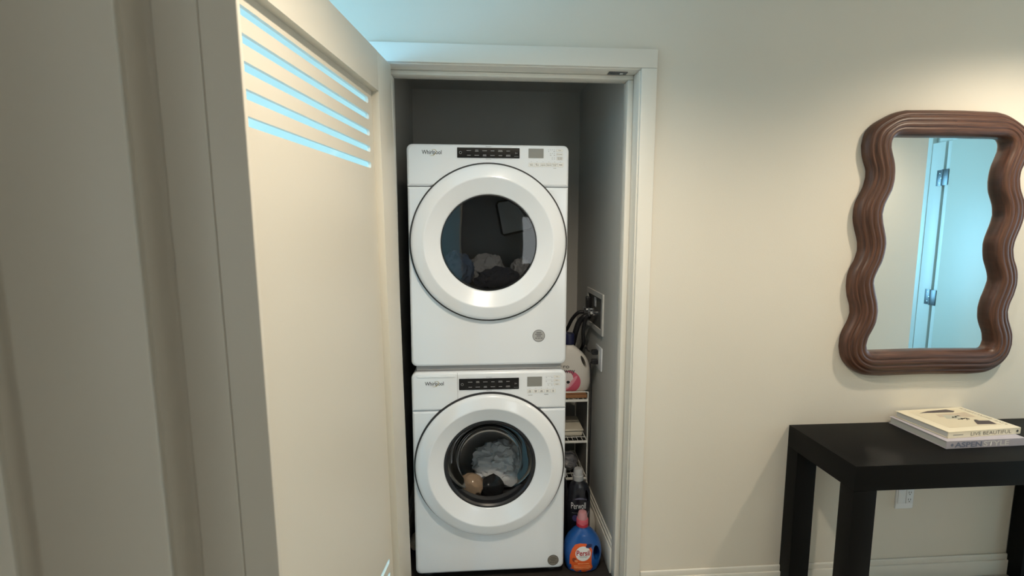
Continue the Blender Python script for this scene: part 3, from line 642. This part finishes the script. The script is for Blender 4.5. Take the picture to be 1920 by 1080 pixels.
PAPER = mat('page_paper', srgb(205, 205, 205), 0.9)
def pages_mat(name, c):
    m = bpy.data.materials.new(name); m.use_nodes = True; nt = m.node_tree; b = nt.nodes['Principled BSDF']
    tc = nt.nodes.new('ShaderNodeTexCoord'); mp = nt.nodes.new('ShaderNodeMapping'); mp.inputs['Scale'].default_value = (0.2, 0.2, 900)
    n = nt.nodes.new('ShaderNodeTexNoise'); n.inputs['Scale'].default_value = 1.0; n.inputs['Detail'].default_value = 2
    r = nt.nodes.new('ShaderNodeMapRange'); r.inputs['To Min'].default_value = 0.62; r.inputs['To Max'].default_value = 1.1
    v = nt.nodes.new('ShaderNodeVectorMath'); v.operation = 'SCALE'; v.inputs[0].default_value = c
    nt.links.new(tc.outputs['Object'], mp.inputs[0]); nt.links.new(mp.outputs[0], n.inputs['Vector']); nt.links.new(n.outputs['Fac'], r.inputs['Value']); nt.links.new(r.outputs[0], v.inputs['Scale']); nt.links.new(v.outputs[0], b.inputs['Base Color'])
    b.inputs['Roughness'].default_value = 0.9; return m
PAGES = pages_mat('page_edges', srgb(196, 198, 196))
def book(name, label, loc, rz, W_, D_, T_, cm):
    """spine faces local -y; x to the right"""
    r = thing(name, label, 'book', loc, (0, 0, rz), 'coffee table books')
    ct = 0.0028
    box('back_cover', (0, 0, 0), (W_, D_, ct), cm, r, 0.0008); box('front_cover', (0, 0, T_-ct), (W_, D_, T_), cm, r, 0.0008)
    box('spine', (0, 0, ct+0.0002), (W_, ct, T_-ct-0.0002), cm, r, 0.0)
    box('pages', (0.004, ct+0.001, ct+0.0002), (W_-0.004, D_-0.004, T_-ct-0.0002), PAGES, r)
    return r
CV1 = mat('silver_cover', srgb(188, 184, 194), 0.4); CV2 = mat('cream_cover', srgb(238, 230, 206), 0.45)
b1 = book('art_book', 'silver-grey book lettered ASPENSTYLE at the bottom of the pair', (1.772, -0.277, TZ+0.0003), math.radians(1.5), 0.345, 0.262, 0.0315, CV1)
yS = lambda cx, cz: (lambda u, v: (cx+u, -0.0006, cz+v))
text('lettering', 'ASPEN', 0.0215, mat('ink_blue_grey', srgb(122, 128, 150), 0.5), b1, yS(0.094, 0.0155), width=0.118, bold=0.03)
text('lettering', 'STYLE', 0.0215, mat('ink_pale', srgb(226, 224, 222), 0.5), b1, yS(0.216, 0.0155), width=0.112, bold=0.02)
lathe('spine_mark', [(0.0001, -0.0006), (0.006, -0.0006)], mat('ink_blue_grey', (0, 0, 0)), b1, 20, 'Y', (0.024, 0, 0.0155))
b2 = book('art_book', 'cream picture book titled LIVE BEAUTIFUL on top of the silver book', (1.800, -0.254, TZ+0.0003+0.0318), math.radians(4.0), 0.338, 0.232, 0.027, CV2)
INKB = mat('ink_dark', srgb(72, 70, 66), 0.6)
text('lettering', 'LIVE BEAUTIFUL', 0.0145, INKB, b2, yS(0.198, 0.0135), width=0.190, bold=-0.012)
text('lettering', '---------', 0.003, INKL, b2, yS(0.045, 0.0130), width=0.045)
lathe('publisher_mark', [(0.0001, -0.0006), (0.0052, -0.0006)], INKB, b2, 20, 'Y', (0.322, 0, 0.0135))
zt = 0.0274
def flat(name, poly, m):
    bm = bmesh.new(); bm.faces.new([bm.verts.new((x, y, zt)) for x, y in poly]); return done(bm, name, m, b2, recalc=False)
# cover picture: a room with a dark beam, sofa, dark bench and plant
PIC0 = mat('print_wall', srgb(226, 216, 190), 0.5); PIC1 = mat('print_beam', srgb(78, 68, 70), 0.5); PIC2 = mat('print_floor', srgb(205, 190, 168), 0.5); PIC3 = mat('print_sofa', srgb(196, 196, 180), 0.5)
flat('cover_picture', [(0.045, 0.035), (0.292, 0.035), (0.292, 0.215), (0.045, 0.215)], PIC0); zt = 0.0276
flat('cover_picture', [(0.075, 0.190), (0.235, 0.180), (0.255, 0.192), (0.235, 0.213), (0.135, 0.207)], PIC1)
flat('cover_picture', [(0.12, 0.14), (0.275, 0.12), (0.285, 0.175), (0.245, 0.170), (0.13, 0.168)], PIC2); zt = 0.0278
flat('cover_picture', [(0.13, 0.118), (0.205, 0.108), (0.208, 0.146), (0.150, 0.158)], PIC3)
flat('cover_picture', [(0.195, 0.050), (0.278, 0.042), (0.286, 0.078), (0.222, 0.086)], PIC1)
for i in range(14):
    x = 0.165+0.075*random.random(); y = 0.105+0.05*random.random()-(x-0.165)*0.25; s = 0.006+0.008*random.random()
    a = random.random()*3.1; flat('leaf_print', [(x+s*math.cos(a+q)*(1 if q % 2 else 0.5), y+s*math.sin(a+q)*0.5) for q in (0, 1.3, 2.8, 4.4)], INKB)
text('title_lettering', 'LIVE BEAUTIFUL', 0.014, mat('ink_title', srgb(150, 140, 118), 0.6), b2, lambda u, v: (0.313-v, 0.128+u, 0.0280), width=0.19, bold=-0.012)

# duplex outlet plate on the hall wall
ol = thing('wall_outlet', 'white two-gang outlet plate on the wall under the black table', 'outlet', (1.888, 0, 0.405))
plate('cover_plate', rrect(-0.043, 0.043, -0.06, 0.06, 0.004), -0.006, 0.0, PLAST, ol, fillet=0.003)
box('rocker_switch', (-0.036, -0.0085, -0.033), (-0.004, -0.006, 0.033), PLAST, ol, 0.001)
dp = box('receptacle', (0.004, -0.0085, -0.033), (0.036, -0.006, 0.033), PLAST, ol, 0.001)
for sz in (-0.017, 0.017):
    boxes('socket_slots', [((0.0135, -0.0088, sz-0.001), (0.0155, -0.0084, sz+0.008)), ((0.0245, -0.0088, sz-0.001), (0.0265, -0.0084, sz+0.007)), ((0.018, -0.0088, sz-0.009), (0.022, -0.0084, sz-0.005))], BLACKP, dp)

# ------------------------------------------------------------------ closet side gap: rack, bottles, water box
def superloop(xl, xr, d, z, e=2.6, n=40):
    cx = (xl+xr)/2; a = (xr-xl)/2; out = []
    for i in range(n):
        t = 2*math.pi*i/n; c, s = math.cos(t), math.sin(t)
        out.append((cx+a*math.copysign(abs(c)**(2/e), c), d*math.copysign(abs(s)**(2/e), s), z))
    return out
class Bottle:
    def __init__(self, secs, e=2.6): self.s = secs; self.e = e
    def at(self, z):
        s = self.s
        for a, b in zip(s, s[1:]):
            if a[0] <= z <= b[0]:
                t = (z-a[0])/max(1e-9, b[0]-a[0]); return [a[k]+(b[k]-a[k])*t for k in range(4)]
        return s[-1] if z > s[-1][0] else s[0]
    def front(self, x, z, lift=0.0008):
        _, xl, xr, d = self.at(z); c = (xl+xr)/2; a = (xr-xl)/2; u = min(0.999, abs((x-c)/a))
        return (x, -d*(1-u**self.e)**(1/self.e)-lift, z)
    def build(self, name, m, parent, hole=None):
        # smooth the section list with Catmull-Rom
        P = self.s; dense = []
        for i in range(len(P)-1):
            p0, p1, p2, p3 = P[max(i-1, 0)], P[i], P[i+1], P[min(i+2, len(P)-1)]
            for k in range(4):
                t = k/4; dense.append([p1[j]+(p2[j]-p1[j])*t if j == 0 else 0.5*((2*p1[j])+(p2[j]-p0[j])*t+(2*p0[j]-5*p1[j]+4*p2[j]-p3[j])*t*t+(3*p1[j]-p0[j]-3*p2[j]+p3[j])*t**3) for j in range(4)])
        dense.append(list(P[-1])); self.s = dense
        bm = bmesh.new(); rings = [[bm.verts.new(v) for v in superloop(xl, xr, d, z, self.e)] for z, xl, xr, d in dense]
        for a, b in zip(rings, rings[1:]):
            for k in range(40): bm.faces.new((a[k], a[(k+1) % 40], b[(k+1) % 40], b[k]))
        bm.faces.new(rings[0]); bm.faces.new(rings[-1])
        o = done(bm, name, m, parent, True)
        if hole:
            hb = bmesh.new(); n = len(hole); f = [hb.verts.new((p[0], -0.2, p[1])) for p in hole]; bk = [hb.verts.new((p[0], 0.2, p[1])) for p in hole]
            for k in range(n): hb.faces.new((f[k], f[(k+1) % n], bk[(k+1) % n], bk[k]))
            hb.faces.new(f); hb.faces.new(bk); bmesh.ops.recalc_face_normals(hb, faces=hb.faces)
            hm = bpy.data.meshes.new('h'); hb.to_mesh(hm); hb.free(); ho = bpy.data.objects.new('h', hm); COL.objects.link(ho)
            ho.matrix_world = Matrix.Identity(4); pr = o.parent; o.parent = None
            md = o.modifiers.new('b', 'BOOLEAN'); md.operation = 'DIFFERENCE'; md.object = ho; md.solver = 'EXACT'
            dg = bpy.context.evaluated_depsgraph_get(); dg.update()
            me = bpy.data.meshes.new_from_object(o.evaluated_get(dg)); o.modifiers.clear(); o.data = me; o.parent = pr
            me.materials.clear(); me.materials.append(m)
            for p in me.polygons: p.use_smooth = True
            me.set_sharp_from_angle(angle=math.radians(40))
            bpy.data.objects.remove(ho); bpy.data.meshes.remove(hm)
        return o
    def decal(self, name, poly, m, parent, lift=0.0008, rings=6):
        cx = sum(p[0] for p in poly)/len(poly); cz = sum(p[1] for p in poly)/len(poly)
        bm = bmesh.new(); c = bm.verts.new(self.front(cx, cz, lift)); prev = None; n = len(poly)
        for k in range(1, rings+1):
            ring = [bm.verts.new(self.front(cx+(p[0]-cx)*k/rings, cz+(p[1]-cz)*k/rings, lift)) for p in poly]
            for i in range(n):
                j = (i+1) % n
                bm.faces.new((c, ring[i], ring[j]) if prev is None else (prev[i], ring[i], ring[j], prev[j]))
            prev = ring
        return done(bm, name, m, parent, True)
    def text(self, name, body, cx, cz, h, wdt, m, parent, lift=0.0014, bold=0.0, shear=0.0, rot=0.0):
        cr, sr = math.cos(rot), math.sin(rot)
        return text(name, body, h, m, parent, lambda u, v: self.front(cx+u*cr-v*sr, cz+u*sr+v*cr, lift), width=wdt, bold=bold, shear=shear)
def ell(cx, cz, a, b, n=28, rot=0.0):
    out = []
    for i in range(n):
        t = 2*math.pi*i/n; x, z = a*math.cos(t), b*math.sin(t); out.append((cx+x*math.cos(rot)-z*math.sin(rot), cz+x*math.sin(rot)+z*math.cos(rot)))
    return out

# Persil bottle
pb = thing('detergent_bottle', 'blue detergent bottle with orange Persil label at the closet front', 'bottle', (0.440, 0.180, 0))
B = Bottle([(0.0, -0.062, 0.062, 0.040), (0.006, -0.072, 0.074, 0.048), (0.03, -0.081, 0.084, 0.054), (0.07, -0.086, 0.092, 0.056), (0.105, -0.086, 0.092, 0.056), (0.14, -0.080, 0.084, 0.053), (0.165, -0.066, 0.070, 0.047), (0.185, -0.048, 0.052, 0.040), (0.200, -0.032, 0.034, 0.030), (0.208, -0.0245, 0.0255, 0.0245), (0.216, -0.024, 0.024, 0.024)], 2.5)
BLUE = mat('bottle_blue', srgb(22, 84, 158), 0.28, coat=0.3)
hole = ell(0.060, 0.098, 0.0165, 0.038, 24, math.radians(8))
B.build('body', BLUE, pb, hole)
LBL = mat('label_orange', srgb(232, 98, 40), 0.4); LW = mat('label_white', srgb(240, 240, 240), 0.4); LR = mat('label_red', srgb(176, 22, 44), 0.4); LN = mat('label_navy', srgb(24, 44, 96), 0.4); LO2 = mat('label_light_orange', srgb(240, 150, 96), 0.4)
lab = B.decal('label', [(-0.062, 0.018), (-0.035, 0.008), (0.005, 0.006), (0.034, 0.016), (0.042, 0.030), (0.036, 0.050), (0.034, 0.085), (0.038, 0.118), (0.030, 0.135), (0.014, 0.140), (0.010, 0.150), (-0.020, 0.152), (-0.042, 0.146), (-0.056, 0.125), (-0.066, 0.09), (-0.067, 0.05)], LBL, pb, 0.0008, 8)
B.decal('label_disc', ell(-0.006, 0.103, 0.036, 0.036), LW, lab, 0.0013)
B.text('lettering', 'Persil', -0.006, 0.107, 0.026, 0.062, LR, lab, 0.0019, 0.02)
B.decal('label_flash', ell(0.022, 0.139, 0.016, 0.009, 20, 0.2), LN, lab, 0.0014)
B.decal('label_stripe', [(-0.026, 0.0895), (0.016, 0.0895), (0.016, 0.0915), (-0.026, 0.0915)], INKL, lab, 0.0018, 3)
B.decal('label_stripe', [(-0.022, 0.0845), (0.012, 0.0845), (0.012, 0.0863), (-0.022, 0.0863)], INKL, lab, 0.0018, 3)
B.decal('label_flower', ell(-0.046, 0.071, 0.010, 0.011), mat('label_brown', srgb(150, 58, 30), 0.4), lab, 0.0013)
B.decal('label_flower', ell(-0.038, 0.066, 0.008, 0.006), LO2, lab, 0.0015)
for k, (zz, a, b_) in enumerate(((0.052, -0.030, 0.024), (0.040, -0.048, 0.030), (0.032, -0.048, 0.034), (0.024, -0.046, 0.026))):
    B.decal('label_stripe', [(a, zz-0.0028), (b_, zz-0.0028), (b_, zz+0.0028), (a, zz+0.0028)], LO2, lab, 0.0013, 4)
PINK = glass_mat('cap_pink_clear', (0.9, 0.62, 0.68), 0.15, 1.4); PK = mat('cap_pink', srgb(206, 92, 108), 0.35)
lathe('cap_collar', [(0.0265, 0.213), (0.029, 0.214), (0.029, 0.226), (0.0255, 0.229)], mat('cap_red', srgb(176, 34, 58), 0.35), pb, 36)
lathe('cap', [(0.0275, 0.2265), (0.0285, 0.236), (0.0275, 0.247), (0.0240, 0.249)], PK, pb, 36)
lathe('cap_top', [(0.0242, 0.2485), (0.0225, 0.266), (0.019, 0.280), (0.012, 0.285), (0.0001, 0.2855)], mat('cap_pale_pink', srgb(196, 140, 146), 0.3), pb, 36)

# Perwoll bottle
qb = thing('detergent_bottle', 'black detergent bottle with clear cap and white Perwoll lettering', 'bottle', (0.446, 0.320, 0))
Q = Bottle([(0.0, -0.044, 0.044, 0.034), (0.006, -0.050, 0.052, 0.040), (0.05, -0.054, 0.060, 0.043), (0.16, -0.054, 0.062, 0.043), (0.27, -0.054, 0.062, 0.042), (0.315, -0.049, 0.060, 0.040), (0.340, -0.040, 0.050, 0.035), (0.358, -0.027, 0.031, 0.027), (0.366, -0.022, 0.022, 0.022), (0.372, -0.022, 0.022, 0.022)], 2.6)
BLKB = mat('bottle_black', (0.010, 0.010, 0.016), 0.3, coat=0.2)
Q.build('body', BLKB, qb, ell(0.038, 0.298, 0.0080, 0.030, 22, math.radians(8)))
Q.text('lettering', 'Perwoll', -0.004, 0.250, 0.033, 0.072, LW, qb, 0.0012, 0.0)
arc = [(-0.050+0.088*i/12, 0.272+0.020*math.sin(math.pi*i/14)) for i in range(13)]
Q.decal('label_arc', arc+[(p[0], p[1]-0.004) for p in arc[::-1]], mat('label_violet_grey', srgb(120, 118, 136), 0.4), qb, 0.001, 1)
Q.decal('label_stripe', [(-0.036, 0.212), (0.030, 0.212), (0.030, 0.2138), (-0.036, 0.2138)], INKL, qb, 0.001, 3)
Q.decal('label_disc', ell(-0.020, 0.186, 0.014, 0.017), mat('label_violet', srgb(84, 78, 128), 0.4), qb, 0.001)
Q.decal('label_swirl', ell(0.042, 0.200, 0.0035, 0.020, 18, -0.4), mat('label_violet_grey', (0, 0, 0)), qb, 0.001)
Q.decal('label_disc', ell(0.032, 0.176, 0.010, 0.013), mat('label_deep_violet', srgb(44, 40, 74), 0.4), qb, 0.001)
lathe('cap', [(0.0265, 0.368), (0.027, 0.370), (0.0265, 0.392), (0.024, 0.394), (0.0225, 0.418), (0.018, 0.426), (0.0001, 0.428)], mat('cap_frosted', srgb(176, 178, 180), 0.3), qb, 36)

# slim bottle and white jug standing behind them
sb = thing('slim_bottle', 'dark slim bottle with white cap left of the black detergent', 'bottle', (0.382, 0.392, 0))
lathe('body', [(0.0001, 0), (0.022, 0.0), (0.024, 0.006), (0.024, 0.28), (0.020, 0.32), (0.012, 0.345), (0.012, 0.352)], BLKB, sb, 28)
lathe('cap', [(0.0165, 0.350), (0.017, 0.352), (0.0165, 0.388), (0.012, 0.392), (0.0001, 0.392)], PLAST, sb, 24)
jb = thing('white_jug', 'small white jug tucked between black detergent and closet wall', 'bottle', (0.518, 0.396, 0))
J = Bottle([(0.0, -0.030, 0.028, 0.020), (0.005, -0.034, 0.034, 0.026), (0.06, -0.036, 0.039, 0.028), (0.11, -0.036, 0.037, 0.028), (0.145, -0.034, 0.028, 0.026), (0.170, -0.030, 0.010, 0.018), (0.180, -0.028, -0.006, 0.011), (0.190, -0.028, -0.006, 0.011)], 2.4)
JW = mat('jug_white', srgb(214, 212, 206), 0.4)
J.build('body', JW, jb); lathe('cap', [(0.0125, 0.188), (0.0125, 0.208), (0.0001, 0.210)], PLAST, jb, 18, c=(-0.017, 0, 0))

# wire rack
rk = thing('wire_rack', 'narrow white wire shelf rack between washer and closet wall', 'rack', (0, 0, 0))
RX0, RX1, RY0, RY1 = 0.365, 0.514, 0.43, 0.74
shelves = (0.742, 0.520, 0.318)
for x in (RX0, RX1):
    for y in (RY0, RY1): tube('post', [(x, y, 0.0), (x, y, 0.770)], 0.0032, WIREW, rk, 8, straight=True)
for y in (RY0, RY1): tube('top_loop', [(RX0, y, 0.768), (RX0, y, 0.776), (RX0+0.008, y, 0.782), ((RX0+RX1)/2, y, 0.782), (RX1-0.008, y, 0.782), (RX1, y, 0.776), (RX1, y, 0.768)], 0.0032, WIREW, rk, 8, 4)
for z in shelves:
    sh = box('shelf_rim', (RX0, RY0-0.003, z-0.012), (RX1, RY0+0.003, z+0.001), WIREW, rk, 0.002)
    box('shelf_rim', (RX0, RY1-0.003, z-0.012), (RX1, RY1+0.003, z+0.001), WIREW, rk, 0.002)
    for y in (RY0+0.045, RY1-0.045): tube('cross_wire', [(RX0, y, z+0.001), (RX1, y, z+0.001)], 0.0022, WIREW, sh, 6, straight=True)
    for x in (RX0, RX1): tube('side_rail', [(x, RY0, z-0.004), (x, RY1, z-0.004)], 0.003, WIREW, sh, 6, straight=True)
    for i in range(1, 6): x = RX0+(RX1-RX0)*i/6; tube('shelf_wire', [(x, RY0, z+0.0035), (x, RY1, z+0.0035)], 0.0017, WIREW, sh, 6, straight=True)
CARD = mat('cardboard', srgb(150, 108, 72), 0.85, noise_amt=0.08, noise_scale=30)
tag(box('cardboard_sheet', (0.367, 0.437, 0.7475), (0.510, 0.735, 0.7655), CARD, None, 0.001), 'brown cardboard sheet lying on the top rack shelf', 'cardboard')
# softener bottle
fb = thing('softener_bottle', 'white softener jug with pink label and navy cap on the rack', 'bottle', (0.445, 0.520, 0.7660))
F = Bottle([(0.0, -0.075, 0.078, 0.036), (0.006, -0.085, 0.088, 0.044), (0.04, -0.092, 0.097, 0.049), (0.085, -0.092, 0.097, 0.049), (0.115, -0.090, 0.096, 0.047), (0.125, -0.089, 0.093, 0.046), (0.145, -0.087, 0.089, 0.045), (0.175, -0.080, 0.076, 0.042), (0.205, -0.066, 0.052, 0.038), (0.228, -0.050, 0.026, 0.032), (0.245, -0.040, 0.006, 0.023), (0.252, -0.040, 0.004, 0.022)], 2.5)
F.build('body', JW, fb, ell(0.0545, 0.160, 0.0085, 0.035, 22, math.radians(24)))
fl = F.decal('label', ell(-0.030, 0.055, 0.068, 0.062, 36), mat('label_pink', srgb(206, 92, 118), 0.45), fb, 0.0008, 8)
F.decal('label_swirl', ell(-0.012, 0.050, 0.050, 0.010, 24, 0.9), mat('label_pale_pink', srgb(226, 150, 168), 0.45), fl, 0.0013, 5)
F.decal('label_disc', ell(-0.036, 0.066, 0.034, 0.044, 30, -0.3), mat('label_blush', srgb(222, 212, 212), 0.45), fl, 0.0013, 6)
F.text('lettering', 'Downy', -0.042, 0.112, 0.034, 0.098, INKG, fl, 0.0019, 0.005)
F.decal('label_print', ell(-0.028, 0.056, 0.009, 0.008, 16), BLACKP, fl, 0.0018, 3)
F.text('lettering', 'ro', -0.038, 0.136, 0.014, 0.030, INKG, fl, 0.0019)
lathe('cap', [(0.0250, 0.248), (0.0285, 0.250), (0.0285, 0.300), (0.026, 0.306), (0.0001, 0.307)], mat('cap_navy', srgb(24, 28, 62), 0.35), fb, 36, c=(-0.018, 0, 0))
# container and bag on lower shelves
cb = thing('storage_tub', 'cream plastic tub on the middle rack shelf', 'tub', (0.437, 0.555, 0.5254))
TUB = mat('tub_cream', srgb(206, 200, 184), 0.45)
box('base', (-0.062, -0.085, 0.0), (0.062, 0.10, 0.030), TUB, cb, 0.010, 4); box('lid', (-0.066, -0.090, 0.0305), (0.066, 0.105, 0.040), TUB, cb, 0.004, 3)
CLEAR = glass_mat('clear_plastic', (0.85, 0.86, 0.88), 0.1, 1.45)
bag = cloth('plastic_bag', 'crumpled grey plastic bag on the lowest rack shelf', (0.428, 0.52, 0.372), (0.045, 0.055, 0.040), mat('bag_grey', srgb(110, 110, 114), 0.4), 11, 0.22, 22)
bag['category'] = 'bag'
# small off-white cloth scrap on the closet floor, left of the washer
sc_ = cloth('cloth_scrap', 'small off-white cloth scrap on the floor left of the washer', (-0.375, 0.375, 0.034), (0.022, 0.05, 0.030), mat('scrap_white', srgb(196, 188, 174), 0.9), 12, 0.2, 25); sc_['category'] = 'cloth'

# water supply box in the right closet wall
XW = CLX1
wb = thing('water_box', 'white recessed laundry water box with chrome valves on the closet wall', 'water box', (XW, 0.565, 1.185))
BW = mat('box_white', srgb(206, 206, 202), 0.4)
def yzframe(name, y0, y1, z0, z1, wd, x0, x1, m, parent):
    return boxes(name, [((x0, y0, z0), (x1, y0+wd, z1)), ((x0, y1-wd, z0), (x1, y1, z1)), ((x0, y0+wd, z0), (x1, y1-wd, z0+wd)), ((x0, y0+wd, z1-wd), (x1, y1-wd, z1))], m, parent)
yzframe('face_frame', -0.175, 0.175, -0.105, 0.105, 0.026, -0.008, 0.0, BW, wb)
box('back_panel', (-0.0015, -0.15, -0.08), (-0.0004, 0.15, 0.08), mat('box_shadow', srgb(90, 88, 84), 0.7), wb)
for yy in (-0.055, 0.045):
    v = lathe('valve', [(0.0001, -0.042), (0.010, -0.042), (0.011, -0.030), (0.014, -0.028), (0.014, -0.0016)], CHROME, wb, 18, 'X', (0, yy, -0.005))
    for k in range(4):
        a = math.pi/4+math.pi/2*k; tube('handle_lobe', [(-0.046, yy, -0.005), (-0.047, yy+0.019*math.cos(a), -0.005+0.019*math.sin(a))], 0.0042, CHROME, v, 8, straight=True)
box('drain_block', (-0.03, 0.075, -0.02), (-0.0016, 0.115, 0.06), BLACKP, wb, 0.004)
box('valve_label', (-0.0030, -0.02, 0.02), (-0.0016, 0.02, 0.07), PLAST, wb, 0.0)
hs = [('water_hose', 'thick black drain hose looping out of the water box', 0.0150, [(0.548, 0.58, 1.150), (0.520, 0.57, 1.150), (0.495, 0.585, 1.120), (0.478, 0.60, 1.06), (0.472, 0.66, 0.96), (0.47, 0.84, 0.80), (0.45, 0.93, 0.5)]),
      ('water_hose', 'black water hose hanging from the near chrome valve', 0.0095, [(0.532, 0.51, 1.168), (0.515, 0.52, 1.150), (0.505, 0.535, 1.08), (0.512, 0.56, 1.0), (0.515, 0.70, 0.9), (0.50, 0.86, 0.7)]),
      ('water_hose', 'black water hose hanging from the far chrome valve', 0.0095, [(0.530, 0.63, 1.165), (0.50, 0.64, 1.160), (0.470, 0.66, 1.12), (0.452, 0.70, 1.06), (0.445, 0.82, 0.98), (0.44, 0.92, 0.8)])]
for nm, lb_, r_, pts in hs:
    o = tube(nm, pts, r_, HOSE, None, 12, 8); tag(o, lb_, 'hose', 'hoses in the laundry closet')
tag(tube('drain_hose', [(0.425, 0.72, 1.14), (0.415, 0.76, 1.09), (0.40, 0.82, 1.0), (0.39, 0.92, 0.75)], 0.013, mat('hose_grey', srgb(120, 118, 112), 0.5), None, 12, 8), 'grey drain hose behind the black hoses', 'hose', 'hoses in the laundry closet')
# power outlet below with two plugs
po = thing('wall_outlet', 'white outlet plate below the water box on the closet wall', 'outlet', (XW, 0.455, 0.955))
bm = bmesh.new(); add_box(bm, (-0.006, -0.058, -0.060), (0, 0.058, 0.060), 0.002); done(bm, 'cover_plate', PLAST, po, True)
box('receptacle', (-0.0085, -0.018, -0.035), (-0.006, 0.018, 0.035), BW, po, 0.001)
for k, (zz, lb_) in enumerate(((0.984, 'upper black power plug in the closet outlet'), (0.934, 'lower black power plug in the closet outlet'))):
    pg = thing('power_plug', lb_, 'plug', (XW-0.0095, 0.458, zz), group='power plugs')
    box('plug_body', (-0.032, -0.014, -0.013), (0.0, 0.014, 0.013), BLACKP, pg, 0.005, 3)
    tube('cord', ([(-0.028, 0.0, 0.0), (-0.042, 0.006, 0.002), (-0.044, 0.05, 0.0), (-0.03, 0.12, -0.005), (-0.02, 0.20, -0.01)] if k == 0 else [(-0.028, 0.0, -0.002), (-0.036, 0.004, -0.012), (-0.032, 0.01, -0.06), (-0.026, 0.012, -0.20), (-0.026, 0.02, -0.45), (-0.026, 0.03, -0.72)]), 0.0036, BLACKP, pg, 8, 6)
